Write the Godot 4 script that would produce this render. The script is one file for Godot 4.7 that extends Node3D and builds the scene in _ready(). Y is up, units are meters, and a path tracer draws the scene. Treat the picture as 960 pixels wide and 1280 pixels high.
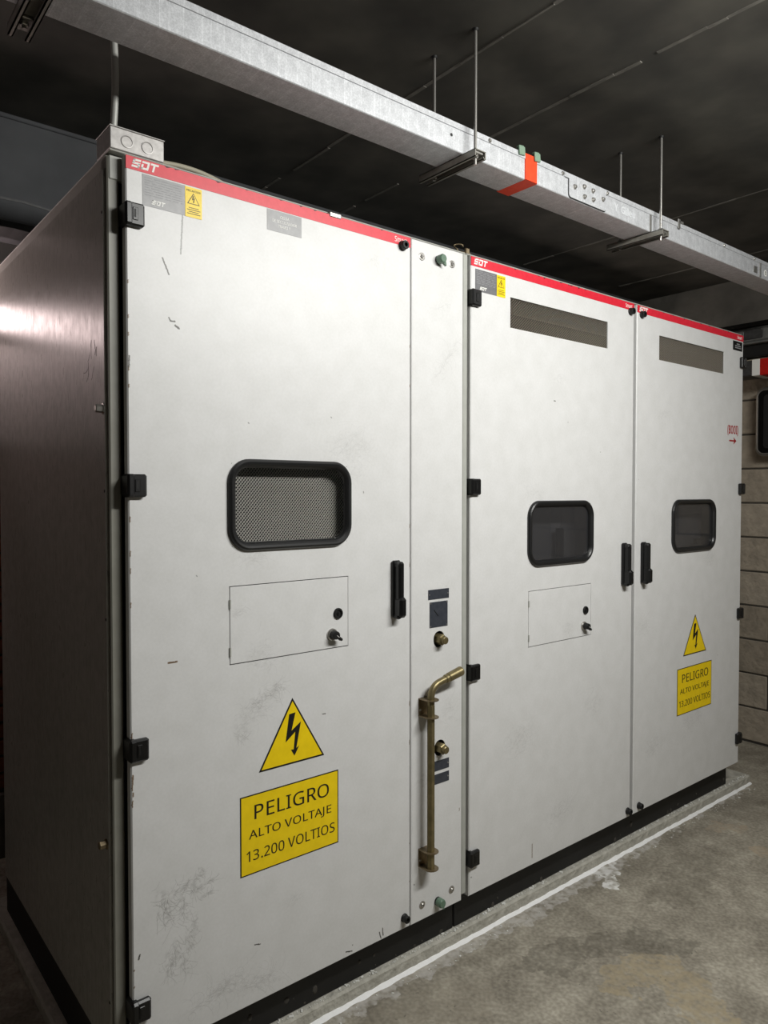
extends Node3D
# Medium-voltage switchgear room. Units metres, y up. The cabinet row's door fronts lie in the plane z = 0,
# x runs along the row, the aisle is at z > 0, the floor is y = 0.

const ROOM_X0 := -1.75
const ROOM_X1 := 3.775
const ROOM_Z0 := -1.62
const ROOM_Z1 := 3.0
const CEIL := 2.72

var M := {}

# ------------------------------------------------------------------ mesh builder
class MB:
	var order := []
	var data := {}
	var mat: Material
	var xf := Transform3D()
	var uvr := Rect2(0, 0, 1, 1)
	var has_xf := false

	func use(m: Material) -> MB:
		mat = m
		if not data.has(m):
			order.append(m)
			data[m] = [PackedVector3Array(), PackedVector3Array(), PackedVector2Array()]
		return self

	func at(t: Transform3D) -> MB:
		xf = t
		return self

	func vert(p: Vector3, n: Vector3) -> void:
		var d: Array = data[mat]
		d[0].append(xf * p)
		d[1].append((xf.basis * n).normalized())
		d[2].append(Vector2((p.x - uvr.position.x) / uvr.size.x, 1.0 - (p.y - uvr.position.y) / uvr.size.y))

	# counter-clockwise seen from outside -> stored clockwise
	func tri(a: Vector3, b: Vector3, c: Vector3, na := Vector3.ZERO, nb := Vector3.ZERO, nc := Vector3.ZERO) -> void:
		if na == Vector3.ZERO:
			na = (b - a).cross(c - a).normalized()
			nb = na
			nc = na
		vert(a, na)
		vert(c, nc)
		vert(b, nb)

	func quad(a: Vector3, b: Vector3, c: Vector3, d: Vector3) -> void:
		tri(a, b, c)
		tri(a, c, d)

	func quad_o(a: Vector3, b: Vector3, c: Vector3, d: Vector3, out: Vector3) -> void:
		if (b - a).cross(c - a).dot(out) < 0.0:
			quad(a, d, c, b)
		else:
			quad(a, b, c, d)

	func tri_o(a: Vector3, b: Vector3, c: Vector3, out: Vector3) -> void:
		if (b - a).cross(c - a).dot(out) < 0.0:
			tri(a, c, b)
		else:
			tri(a, b, c)

	# chamfered box
	func box(c: Vector3, s: Vector3, bev := 0.0) -> MB:
		var h := s * 0.5
		bev = minf(bev, minf(h.x, minf(h.y, h.z)) * 0.8)
		for k in 3:
			for sg in [-1.0, 1.0]:
				var pts := []
				for q in [[-1, -1], [1, -1], [1, 1], [-1, 1]]:
					pts.append(c + corner(k, sg, q[0], q[1], h, bev))
				var out := Vector3.ZERO
				out[k] = sg
				quad_o(pts[0], pts[1], pts[2], pts[3], out)
		if bev <= 0.0:
			return self
		for k in 3:
			var l := (k + 1) % 3
			var m := (k + 2) % 3
			for sk in [-1.0, 1.0]:
				for sl in [-1.0, 1.0]:
					var out := Vector3.ZERO
					out[k] = sk
					out[l] = sl
					var e := []
					for sm in [-1.0, 1.0]:
						var a := Vector3.ZERO
						a[k] = sk * h[k]
						a[l] = sl * (h[l] - bev)
						a[m] = sm * (h[m] - bev)
						var b := Vector3.ZERO
						b[k] = sk * (h[k] - bev)
						b[l] = sl * h[l]
						b[m] = sm * (h[m] - bev)
						e.append(c + a)
						e.append(c + b)
					quad_o(e[0], e[1], e[3], e[2], out)
		for sx in [-1.0, 1.0]:
			for sy in [-1.0, 1.0]:
				for sz in [-1.0, 1.0]:
					var i := Vector3(sx * (h.x - bev), sy * (h.y - bev), sz * (h.z - bev))
					tri_o(c + Vector3(sx * h.x, i.y, i.z), c + Vector3(i.x, sy * h.y, i.z), c + Vector3(i.x, i.y, sz * h.z), Vector3(sx, sy, sz))
		return self

	func corner(k: int, sg: float, u: float, v: float, h: Vector3, bev: float) -> Vector3:
		var l := (k + 1) % 3
		var m := (k + 2) % 3
		var r := Vector3.ZERO
		r[k] = sg * h[k]
		r[l] = u * (h[l] - bev)
		r[m] = v * (h[m] - bev)
		return r

	func span(a: Vector3, b: Vector3, bev := 0.0) -> MB:
		return box((a + b) * 0.5, (b - a).abs(), bev)

	func frame_of(axis: Vector3) -> Array:
		var ax := axis.normalized()
		var u := ax.cross(Vector3.UP if absf(ax.y) < 0.9 else Vector3.RIGHT).normalized()
		return [u, ax.cross(u).normalized(), ax]

	# profile points (radius, height along the axis); round about the axis, flat along it
	func lathe(prof: Array, o: Vector3, axis: Vector3, n := 20, turn := 0.0, faceted := false) -> MB:
		var f := frame_of(axis)
		for i in prof.size() - 1:
			var p0: Vector2 = prof[i]
			var p1: Vector2 = prof[i + 1]
			var t := p1 - p0
			var nr := Vector2(t.y, -t.x).normalized()
			for k in n:
				var a0 := turn + TAU * k / n
				var a1 := turn + TAU * (k + 1) / n
				var d0: Vector3 = f[0] * cos(a0) + f[1] * sin(a0)
				var d1: Vector3 = f[0] * cos(a1) + f[1] * sin(a1)
				var dn0 := d0
				var dn1 := d1
				if faceted:
					dn0 = (d0 + d1).normalized()
					dn1 = dn0
				var n0: Vector3 = dn0 * nr.x + f[2] * nr.y
				var n1: Vector3 = dn1 * nr.x + f[2] * nr.y
				var a: Vector3 = o + d0 * p0.x + f[2] * p0.y
				var b: Vector3 = o + d1 * p0.x + f[2] * p0.y
				var c: Vector3 = o + d1 * p1.x + f[2] * p1.y
				var d: Vector3 = o + d0 * p1.x + f[2] * p1.y
				if p0.x > 1e-6:
					tri(a, b, c, n0, n1, n1)
				if p1.x > 1e-6:
					tri(a, c, d, n0, n1, n0)
		return self

	func rod(a: Vector3, b: Vector3, r: float, n := 14, r2 := -1.0) -> MB:
		var l := a.distance_to(b)
		var q := r if r2 < 0 else r2
		return lathe([Vector2(0, 0), Vector2(r, 0), Vector2(q, l), Vector2(0, l)], a, b - a, n)

	func hexbar(a: Vector3, b: Vector3, r: float, turn := 0.0) -> MB:
		var l := a.distance_to(b)
		return lathe([Vector2(0, 0), Vector2(r * 0.86, 0), Vector2(r, r * 0.14), Vector2(r, l - r * 0.14), Vector2(r * 0.86, l), Vector2(0, l)], a, b - a, 6, turn, true)

	func tube(path: Array, r: float, n := 12) -> MB:
		var f := frame_of(path[1] - path[0])
		var u: Vector3 = f[0]
		var rings := []
		for i in path.size():
			var t: Vector3 = (path[mini(i + 1, path.size() - 1)] - path[maxi(i - 1, 0)]).normalized()
			u = (u - t * u.dot(t)).normalized()
			var w := t.cross(u)
			var ring := []
			for k in n:
				var a := TAU * k / n
				ring.append(u * cos(a) + w * sin(a))
			rings.append(ring)
		for i in path.size() - 1:
			for k in n:
				var k1 := (k + 1) % n
				var n00: Vector3 = rings[i][k]
				var n01: Vector3 = rings[i][k1]
				var n10: Vector3 = rings[i + 1][k]
				var n11: Vector3 = rings[i + 1][k1]
				var a: Vector3 = path[i] + n00 * r
				var b: Vector3 = path[i] + n01 * r
				var c: Vector3 = path[i + 1] + n11 * r
				var d: Vector3 = path[i + 1] + n10 * r
				tri(a, b, c, n00, n01, n11)
				tri(a, c, d, n00, n11, n10)
		var last := path.size() - 1
		for k in n:
			var k1 := (k + 1) % n
			tri_o(path[0], path[0] + rings[0][k] * r, path[0] + rings[0][k1] * r, path[0] - path[1])
			tri_o(path[last], path[last] + rings[last][k] * r, path[last] + rings[last][k1] * r, path[last] - path[last - 1])
		return self

	# a flat outline in x-y, extruded from z0 to z1
	func plate(poly: PackedVector2Array, z0: float, z1: float) -> MB:
		var idx := Geometry2D.triangulate_polygon(poly)
		for i in range(0, idx.size(), 3):
			var a := poly[idx[i]]
			var b := poly[idx[i + 1]]
			var c := poly[idx[i + 2]]
			tri_o(Vector3(a.x, a.y, z1), Vector3(b.x, b.y, z1), Vector3(c.x, c.y, z1), Vector3.BACK)
			tri_o(Vector3(a.x, a.y, z0), Vector3(b.x, b.y, z0), Vector3(c.x, c.y, z0), Vector3.FORWARD)
		var ccw := -1.0 if Geometry2D.is_polygon_clockwise(poly) else 1.0
		for i in poly.size():
			var a := poly[i]
			var b := poly[(i + 1) % poly.size()]
			var out := Vector3((b - a).y, -(b - a).x, 0) * ccw
			quad_o(Vector3(a.x, a.y, z0), Vector3(b.x, b.y, z0), Vector3(b.x, b.y, z1), Vector3(a.x, a.y, z1), out)
		return self

	# loops of matching points joined by a skin (for gaskets and bevelled rims)
	func skin(loops: Array) -> MB:
		for i in loops.size() - 1:
			var p: Array = loops[i]
			var q: Array = loops[i + 1]
			for k in p.size():
				var k1 := (k + 1) % p.size()
				quad(p[k], p[k1], q[k1], q[k])
		return self

	# lettering: the words stretched to a box of width w and height h centred on c, standing proud of z
	func words(s: String, font: Font, c: Vector3, w: float, h: float, thick := 0.0006) -> MB:
		var tm := TextMesh.new()
		tm.text = s
		tm.font = font
		tm.font_size = 48
		tm.pixel_size = 0.01
		tm.depth = 0.05
		tm.curve_step = 1.0
		var arr := tm.get_mesh_arrays()
		var vs: PackedVector3Array = arr[Mesh.ARRAY_VERTEX]
		if vs.is_empty():
			return self
		var ns: PackedVector3Array = arr[Mesh.ARRAY_NORMAL]
		var ix: PackedInt32Array = arr[Mesh.ARRAY_INDEX]
		var bb := AABB(vs[0], Vector3.ZERO)
		for v in vs:
			bb = bb.expand(v)
		var sc := Vector3(w / bb.size.x, h / bb.size.y, thick / maxf(bb.size.z, 1e-6))
		var mid := bb.get_center()
		var d: Array = data[mat]
		var n := ix.size() if ix.size() else vs.size()
		for i in n:
			var k := ix[i] if ix.size() else i
			d[0].append(xf * ((vs[k] - mid) * sc + c))
			d[1].append((xf.basis * ns[k]).normalized())
			d[2].append(Vector2.ZERO)
		return self

	func commit() -> ArrayMesh:
		var m := ArrayMesh.new()
		for k in order:
			var d: Array = data[k]
			if d[0].is_empty():
				continue
			var a := []
			a.resize(Mesh.ARRAY_MAX)
			a[Mesh.ARRAY_VERTEX] = d[0]
			a[Mesh.ARRAY_NORMAL] = d[1]
			a[Mesh.ARRAY_TEX_UV] = d[2]
			m.add_surface_from_arrays(Mesh.PRIMITIVE_TRIANGLES, a)
			m.surface_set_material(m.get_surface_count() - 1, k)
		return m


func mb(m: Material) -> MB:
	return MB.new().use(m)


func put(called: String, b: MB, parent: Node = self) -> MeshInstance3D:
	return put_mesh(called, b.commit(), parent)


func put_mesh(called: String, mesh: Mesh, parent: Node = self) -> MeshInstance3D:
	var o := MeshInstance3D.new()
	o.name = numbered(called, parent)
	o.mesh = mesh
	parent.add_child(o, true)
	return o


func numbered(called: String, parent: Node) -> String:
	if not parent.has_node(NodePath(called)):
		return called
	var i := 1
	while parent.has_node(NodePath("%s_%03d" % [called, i])):
		i += 1
	return "%s_%03d" % [called, i]


func tag(o: Node, label: String, category: String, group := "") -> Node:
	o.set_meta("label", label)
	o.set_meta("category", category)
	if group:
		o.set_meta("group", group)
	return o


func thing(called: String, label: String, category: String, at := Vector3.ZERO, group := "") -> Node3D:
	var o := Node3D.new()
	o.name = numbered(called, self)
	add_child(o, true)
	o.position = at
	tag(o, label, category, group)
	return o


func struct(called: String, b: MB, label: String, category: String) -> MeshInstance3D:
	var o := put(called, b)
	o.set_meta("kind", "structure")
	tag(o, label, category)
	return o


# ------------------------------------------------------------------ materials
func noise_tex(freq: float, seed_: int, lo: Color, hi: Color, size := 256, normal := 0.0, cellular := false) -> NoiseTexture2D:
	var n := FastNoiseLite.new()
	n.seed = seed_
	n.frequency = freq
	n.noise_type = FastNoiseLite.TYPE_CELLULAR if cellular else FastNoiseLite.TYPE_SIMPLEX_SMOOTH
	if cellular:
		n.cellular_return_type = FastNoiseLite.RETURN_CELL_VALUE
	n.fractal_octaves = 2 if cellular else 4
	var t := NoiseTexture2D.new()
	t.width = size
	t.height = size
	t.seamless = true
	t.noise = n
	if normal > 0.0:
		t.as_normal_map = true
		t.bump_strength = normal
	else:
		var g := Gradient.new()
		g.set_color(0, lo)
		g.set_color(1, hi)
		t.color_ramp = g
	return t


func mat(c: Color, rough: float, metal := 0.0, spec := 0.5) -> StandardMaterial3D:
	var m := StandardMaterial3D.new()
	m.albedo_color = c
	m.roughness = rough
	m.metallic = metal
	m.metallic_specular = spec
	return m


# mottled colour (and optional relief) through triplanar mapping in the object's own axes
func mottled(lo: Color, hi: Color, rough: float, scale: float, freq := 0.02, seed_ := 1, metal := 0.0, bump := 0.0, cellular := false, size := 256) -> StandardMaterial3D:
	var m := mat(Color.WHITE, rough, metal)
	m.albedo_texture = noise_tex(freq, seed_, lo, hi, size, 0.0, cellular)
	m.uv1_triplanar = true
	m.uv1_scale = Vector3.ONE * scale
	if bump > 0.0:
		m.normal_enabled = true
		m.normal_texture = noise_tex(freq * 2.0, seed_ + 50, lo, hi, size, 4.0)
		m.normal_scale = bump
	return m


func gray_noise(w: int, h: int, freq: float, seed_: int, octaves := 4, cellular := false) -> PackedByteArray:
	var n := FastNoiseLite.new()
	n.seed = seed_
	n.frequency = freq
	n.fractal_octaves = octaves
	n.noise_type = FastNoiseLite.TYPE_CELLULAR if cellular else FastNoiseLite.TYPE_SIMPLEX_SMOOTH
	return n.get_image(w, h, false, false, true).get_data()


# the paint of one door front with the marks it carries; the picture spans the whole front
func door_paint(w: float, h: float, seed_: int, marks: Array, smears: Array, base := Color(0.845, 0.845, 0.84)) -> StandardMaterial3D:
	var k := 900.0
	var iw := int(w * k)
	var ih := int(h * k)
	var fine := gray_noise(iw, ih, 0.11, seed_, 2)
	var wide := gray_noise(iw, ih, 0.012, seed_ + 1, 3)
	var px := PackedByteArray()
	px.resize(iw * ih * 3)
	var b0 := int(base.r * 255.0)
	var b1 := int(base.g * 255.0)
	var b2 := int(base.b * 255.0)
	for i in iw * ih:
		var d := (fine[i] - 128) * 0.022 + (wide[i] - 128) * 0.03
		px[i * 3] = clampi(int(b0 + d), 0, 255)
		px[i * 3 + 1] = clampi(int(b1 + d), 0, 255)
		px[i * 3 + 2] = clampi(int(b2 + d * 1.1), 0, 255)
	var im := Image.create_from_data(iw, ih, false, Image.FORMAT_RGB8, px)
	var grit := FastNoiseLite.new()
	grit.seed = seed_ + 7
	grit.frequency = 0.06
	grit.fractal_octaves = 3
	# smears: [x, y, radius x, radius y, strength, tilt]: rubbed dirt, broken up by grit
	for s in smears:
		var cx: float = s[0] * k
		var cy: float = (h - s[1]) * k
		var rx: float = s[2] * k
		var ry: float = s[3] * k
		var rr := maxf(rx, ry)
		for y in range(maxi(0, int(cy - rr)), mini(ih, int(cy + rr))):
			for x in range(maxi(0, int(cx - rr)), mini(iw, int(cx + rr))):
				var q := Vector2(x - cx, y - cy).rotated(s[5])
				var e := 1.0 - (q.x * q.x / (rx * rx) + q.y * q.y / (ry * ry))
				if e <= 0.0:
					continue
				var g: float = smoothstep(-0.15, 0.5, grit.get_noise_2d(q.x * 0.7 + s[0] * 900.0, q.y * 1.1)) * minf(1.0, e * 1.6) * s[4] * 0.28
				if g > 0.005:
					im.set_pixel(x, y, im.get_pixel(x, y).lerp(Color(0.36, 0.35, 0.34), g))
		# thin curved strokes of the cloth or hand that rubbed it
		var rs := RandomNumberGenerator.new()
		rs.seed = seed_ + int(s[0] * 1000.0)
		for j in int(8 + 9000.0 * s[2] * s[3] * 4.0):
			var q := Vector2(rs.randfn() * 0.45 * rx, rs.randfn() * 0.45 * ry).rotated(-s[5]) + Vector2(cx, cy)
			var dir := Vector2.RIGHT.rotated(-s[5] + rs.randfn() * 0.5 + (PI * 0.5 if ry > rx else 0.0))
			var bend := rs.randfn() * 0.05
			var al: float = s[4] * rs.randf_range(0.15, 0.5)
			for i in rs.randi_range(6, int(8 + rr * 0.7)):
				q += dir
				dir = dir.rotated(bend)
				if q.x >= 0 and q.y >= 0 and q.x < iw and q.y < ih:
					im.set_pixelv(Vector2i(q), im.get_pixelv(Vector2i(q)).lerp(Color(0.36, 0.35, 0.34), al))
	# marks: [x0, y0, x1, y1, thickness, colour]: scratches down to the primer
	for m in marks:
		var a := Vector2(m[0] * k, (h - m[1]) * k)
		var b := Vector2(m[2] * k, (h - m[3]) * k)
		var th: float = m[4] * k * 0.65
		var steps := int(a.distance_to(b) * 2.0) + 2
		for j in steps:
			var q := a.lerp(b, float(j) / (steps - 1)) + Vector2(grit.get_noise_1d(j * 3.0), grit.get_noise_1d(j * 3.0 + 500.0)) * 1.2
			for yy in range(int(q.y - th), int(q.y + th) + 1):
				for xx in range(int(q.x - th), int(q.x + th) + 1):
					if xx >= 0 and yy >= 0 and xx < iw and yy < ih:
						im.set_pixel(xx, yy, im.get_pixel(xx, yy).lerp(m[5], 0.5))
	var mm := mat(Color.WHITE, 0.42)
	mm.albedo_texture = ImageTexture.create_from_image(im)
	return mm


func floor_paint() -> StandardMaterial3D:
	# one picture over the whole floor: x0..x1 by z0..z1
	var sx := ROOM_X1 - ROOM_X0
	var sz := ROOM_Z1 - ROOM_Z0
	var iw := 2048
	var ih := int(2048.0 * sz / sx)
	var wide := gray_noise(iw, ih, 0.006, 11, 5)
	var mid := gray_noise(iw, ih, 0.022, 12, 4)
	var fine := gray_noise(iw, ih, 0.16, 13, 2)
	var streak := gray_noise(iw, ih, 0.012, 14, 4)
	var px := PackedByteArray()
	px.resize(iw * ih * 3)
	for i in iw * ih:
		var d := (wide[i] - 128) * 0.15 + (mid[i] - 128) * 0.13 + (fine[i] - 128) * 0.17 + (streak[(i * 2) % iw + iw * ((i / iw * 5) % ih)] - 128) * 0.05
		var dust: float = maxf(0.0, (mid[i] - 165) * 0.1)
		px[i * 3] = clampi(int(148.0 + d + dust), 0, 255)
		px[i * 3 + 1] = clampi(int(142.0 + d + dust), 0, 255)
		px[i * 3 + 2] = clampi(int(129.0 + d * 0.95 + dust), 0, 255)
	var im := Image.create_from_data(iw, ih, false, Image.FORMAT_RGB8, px)
	var edge := FastNoiseLite.new()
	edge.seed = 21
	edge.frequency = 0.03
	edge.fractal_octaves = 5
	# bare or stained patches: [outline in metres (x, z), colour, strength]
	var tan_ := Color(0.64, 0.585, 0.475)
	var patches := [
		[[Vector2(1.24, 0.37), Vector2(1.35, 0.33), Vector2(1.50, 0.345), Vector2(1.56, 0.45), Vector2(1.50, 0.60), Vector2(1.40, 0.74), Vector2(1.29, 0.66), Vector2(1.37, 0.54), Vector2(1.39, 0.48), Vector2(1.33, 0.44), Vector2(1.27, 0.47)], tan_, 0.68],
		[[Vector2(2.50, 0.05), Vector2(2.60, 0.06), Vector2(2.68, 0.17), Vector2(2.58, 0.19), Vector2(2.53, 0.13)], Color(0.66, 0.60, 0.52), 0.6],
		[[Vector2(2.45, 0.28), Vector2(2.52, 0.27), Vector2(2.53, 0.36), Vector2(2.44, 0.38)], Color(0.64, 0.57, 0.48), 0.6],
		[[Vector2(1.79, -0.04), Vector2(1.94, -0.04), Vector2(1.88, 0.03), Vector2(1.83, 0.055), Vector2(1.78, 0.10), Vector2(1.73, 0.08), Vector2(1.78, 0.03)], Color(0.92, 0.92, 0.91), 0.95],
		[[Vector2(0.4, -0.05), Vector2(3.15, -0.05), Vector2(3.1, -0.02), Vector2(2.4, -0.015), Vector2(1.9, 0.02), Vector2(1.4, 0.035), Vector2(1.0, 0.015), Vector2(0.4, 0.0)], Color(0.82, 0.81, 0.80), 0.6],
		[[Vector2(1.12, 0.14), Vector2(1.3, 0.12), Vector2(1.62, 0.30), Vector2(1.72, 0.48), Vector2(1.6, 0.47), Vector2(1.4, 0.28), Vector2(1.2, 0.27)], Color(0.30, 0.285, 0.25), 0.35],
		[[Vector2(1.75, 0.2), Vector2(2.2, 0.1), Vector2(2.3, 0.25), Vector2(1.9, 0.36)], Color(0.33, 0.31, 0.27), 0.28],
		[[Vector2(0.62, 0.02), Vector2(0.9, 0.04), Vector2(1.05, 0.16), Vector2(0.9, 0.26), Vector2(0.66, 0.15)], Color(0.60, 0.57, 0.51), 0.35],
	]
	for p in patches:
		var poly := PackedVector2Array(p[0])
		var lo := poly[0]
		var hi := poly[0]
		for q in poly:
			lo = lo.min(q)
			hi = hi.max(q)
		for y in range(int((lo.y - 0.05 - ROOM_Z0) / sz * ih), int((hi.y + 0.05 - ROOM_Z0) / sz * ih)):
			for x in range(int((lo.x - 0.05 - ROOM_X0) / sx * iw), int((hi.x + 0.05 - ROOM_X0) / sx * iw)):
				if x < 0 or y < 0 or x >= iw or y >= ih:
					continue
				var w := Vector2(ROOM_X0 + (x + 0.5) * sx / iw, ROOM_Z0 + (y + 0.5) * sz / ih)
				var warp := Vector2(edge.get_noise_2d(x, y), edge.get_noise_2d(x + 900, y)) * 0.045
				if Geometry2D.is_point_in_polygon(w + warp, poly):
					var g: float = p[2] * clampf(0.72 + edge.get_noise_2d(x * 2.5, y * 2.5 + 300) * 1.0, 0.1, 1.0)
					im.set_pixel(x, y, im.get_pixel(x, y).lerp(p[1], g))
	# dark specks, pits and pale crumbs of old plaster
	var rng := RandomNumberGenerator.new()
	rng.seed = 5
	for i in 2600:
		var x := rng.randi_range(2, iw - 3)
		var y := rng.randi_range(2, ih - 3)
		var c := Color(0.16, 0.15, 0.13) if rng.randf() < 0.6 else Color(0.75, 0.73, 0.68)
		var ln := rng.randi_range(1, 4)
		var dir := Vector2.from_angle(rng.randf() * TAU)
		for j in ln:
			var q := Vector2i(Vector2(x, y) + dir * j)
			if q.x >= 0 and q.y >= 0 and q.x < iw and q.y < ih:
				im.set_pixelv(q, im.get_pixelv(q).lerp(c, rng.randf_range(0.15, 0.6)))
	var m := mat(Color.WHITE, 0.62, 0.0, 0.4)
	m.albedo_texture = ImageTexture.create_from_image(im)
	return m


func glow(c: Color, e: float) -> StandardMaterial3D:
	var m := mat(c, 0.5)
	m.emission_enabled = true
	m.emission = c
	m.emission_energy_multiplier = e
	return m


func make_materials() -> void:
	M.paint = mottled(Color(0.82, 0.82, 0.815), Color(0.86, 0.86, 0.855), 0.42, 3.0, 0.02, 3)
	M.shell = mottled(Color(0.66, 0.66, 0.63), Color(0.72, 0.715, 0.69), 0.46, 2.0, 0.02, 4)
	M.sidesheet = side_sheet()
	M.post = mottled(Color(0.52, 0.515, 0.48), Color(0.56, 0.555, 0.52), 0.45, 3.0, 0.02, 46)
	M.frame = mottled(Color(0.64, 0.645, 0.62), Color(0.68, 0.685, 0.66), 0.45, 3.0, 0.02, 5)
	M.inside = mat(Color(0.30, 0.30, 0.31), 0.7)
	M.board = mat(Color(0.34, 0.34, 0.35), 0.5)
	M.boardlight = mat(Color(0.40, 0.40, 0.415), 0.5)
	M.base = mottled(Color(0.035, 0.034, 0.034), Color(0.07, 0.068, 0.066), 0.55, 2.5, 0.03, 6)
	M.black = mat(Color(0.045, 0.045, 0.047), 0.38)
	M.rubber = mat(Color(0.10, 0.101, 0.104), 0.36)
	M.softblack = mat(Color(0.03, 0.03, 0.03), 0.6)
	M.red = mottled(Color(0.82, 0.14, 0.21), Color(0.87, 0.18, 0.25), 0.42, 6.0, 0.03, 8)
	M.white = mat(Color(0.93, 0.93, 0.91), 0.5)
	M.yellow = mottled(Color(0.93, 0.80, 0.02), Color(0.97, 0.84, 0.04), 0.42, 5.0, 0.02, 9)
	M.ink = mat(Color(0.06, 0.06, 0.05), 0.5)
	M.inkgray = mat(Color(0.56, 0.56, 0.57), 0.5)
	M.grayplate = mottled(Color(0.40, 0.40, 0.41), Color(0.46, 0.46, 0.47), 0.4, 6.0, 0.03, 10)
	M.silverplate = mottled(Color(0.55, 0.55, 0.555), Color(0.61, 0.61, 0.615), 0.4, 6.0, 0.03, 12)
	M.blueplate = mottled(Color(0.19, 0.205, 0.235), Color(0.25, 0.26, 0.29), 0.4, 6.0, 0.03, 11)
	M.steel = mat(Color(0.72, 0.71, 0.69), 0.32, 0.85)
	M.brass = mottled(Color(0.45, 0.41, 0.29), Color(0.58, 0.53, 0.39), 0.40, 5.0, 0.02, 13, 0.7)
	M.oldbrass = mottled(Color(0.42, 0.37, 0.28), Color(0.58, 0.52, 0.42), 0.45, 5.0, 0.02, 14, 0.7)
	M.galv = galvanised()
	M.galvdark = mottled(Color(0.46, 0.455, 0.44), Color(0.58, 0.575, 0.56), 0.5, 4.0, 0.05, 16, 0.6)
	M.strut = mottled(Color(0.52, 0.51, 0.48), Color(0.60, 0.59, 0.56), 0.45, 5.0, 0.03, 17, 0.3)
	M.orange = mottled(Color(0.92, 0.23, 0.06), Color(0.96, 0.29, 0.10), 0.45, 6.0, 0.03, 18)
	M.greenclip = mottled(Color(0.40, 0.50, 0.42), Color(0.54, 0.63, 0.55), 0.5, 20.0, 0.05, 19)
	M.greencap = mottled(Color(0.30, 0.40, 0.33), Color(0.44, 0.54, 0.46), 0.35, 20.0, 0.05, 20)
	M.conduit = mat(Color(0.68, 0.68, 0.66), 0.45, 0.2)
	M.zincbox = mottled(Color(0.62, 0.61, 0.60), Color(0.72, 0.71, 0.70), 0.45, 6.0, 0.04, 21, 0.35)
	M.cable = mat(Color(0.62, 0.60, 0.53), 0.6)
	M.darkmetal = mottled(Color(0.10, 0.10, 0.10), Color(0.15, 0.15, 0.15), 0.5, 4.0, 0.03, 22, 0.3)
	M.graymetal = mottled(Color(0.24, 0.24, 0.24), Color(0.32, 0.32, 0.32), 0.5, 4.0, 0.03, 23, 0.4)
	M.gloss = mat(Color(0.04, 0.04, 0.045), 0.15)
	M.concrete = mottled(Color(0.27, 0.26, 0.24), Color(0.40, 0.385, 0.36), 0.8, 0.55, 0.012, 24, 0.0, 0.5, false, 512)
	M.ceiling = mottled(Color(0.19, 0.185, 0.17), Color(0.34, 0.33, 0.30), 0.85, 0.35, 0.018, 25, 0.0, 0.0, false, 512)
	M.ridge = mottled(Color(0.34, 0.33, 0.31), Color(0.46, 0.45, 0.42), 0.8, 3.0, 0.03, 26)
	M.plaster = mottled(Color(0.27, 0.275, 0.285), Color(0.33, 0.335, 0.345), 0.8, 0.8, 0.02, 27)
	M.wall = mottled(Color(0.40, 0.39, 0.37), Color(0.46, 0.45, 0.43), 0.85, 0.6, 0.02, 28)
	M.plinth = mottled(Color(0.62, 0.61, 0.57), Color(0.75, 0.74, 0.70), 0.8, 2.2, 0.03, 29, 0.0, 0.6)
	M.caulk = mottled(Color(0.94, 0.94, 0.94), Color(0.98, 0.98, 0.98), 0.7, 6.0, 0.04, 30)
	M.crumb = mat(Color(0.86, 0.86, 0.84), 0.8)
	M.mortar = mottled(Color(0.20, 0.19, 0.17), Color(0.28, 0.265, 0.24), 0.9, 2.0, 0.03, 31)
	M.blocks = []
	for i in 4:
		var s: float = [0.0, 0.035, -0.03, 0.015][i]
		M.blocks.append(mottled(Color(0.55 + s, 0.515 + s, 0.46 + s), Color(0.66 + s, 0.615 + s, 0.55 + s), 0.88, 1.6, 0.03, 32 + i, 0.0, 0.35))
	M.brick = mottled(Color(0.34, 0.16, 0.09), Color(0.48, 0.25, 0.15), 0.85, 3.0, 0.03, 40)
	M.mesh = mat(Color(0.90, 0.89, 0.86), 0.4)
	M.grille = mottled(Color(0.49, 0.46, 0.42), Color(0.56, 0.53, 0.48), 0.5, 6.0, 0.03, 41)
	M.deepred = mottled(Color(0.70, 0.07, 0.04), Color(0.78, 0.10, 0.06), 0.45, 6.0, 0.03, 44)
	M.elbow = mottled(Color(0.40, 0.40, 0.39), Color(0.50, 0.50, 0.49), 0.5, 4.0, 0.03, 45, 0.3)
	M.redink = mat(Color(0.62, 0.08, 0.10), 0.6)
	M.glass = mat(Color(0.10, 0.11, 0.11, 0.12), 0.04)
	M.glass.transparency = BaseMaterial3D.TRANSPARENCY_ALPHA
	# smoked panes, grey and half clear
	M.smoked = mat(Color(0.25, 0.25, 0.26, 0.36), 0.05)
	M.smoked.transparency = BaseMaterial3D.TRANSPARENCY_ALPHA
	M.lamp = glow(Color(1.0, 0.98, 0.95), 3.0)
	M.lampwarm = glow(Color(1.0, 0.91, 0.90), 1.2)
	M.housing = mat(Color(0.80, 0.80, 0.80), 0.5)
	M.embossed = mat(Color(0.84, 0.85, 0.86), 0.4, 0.2)


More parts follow.
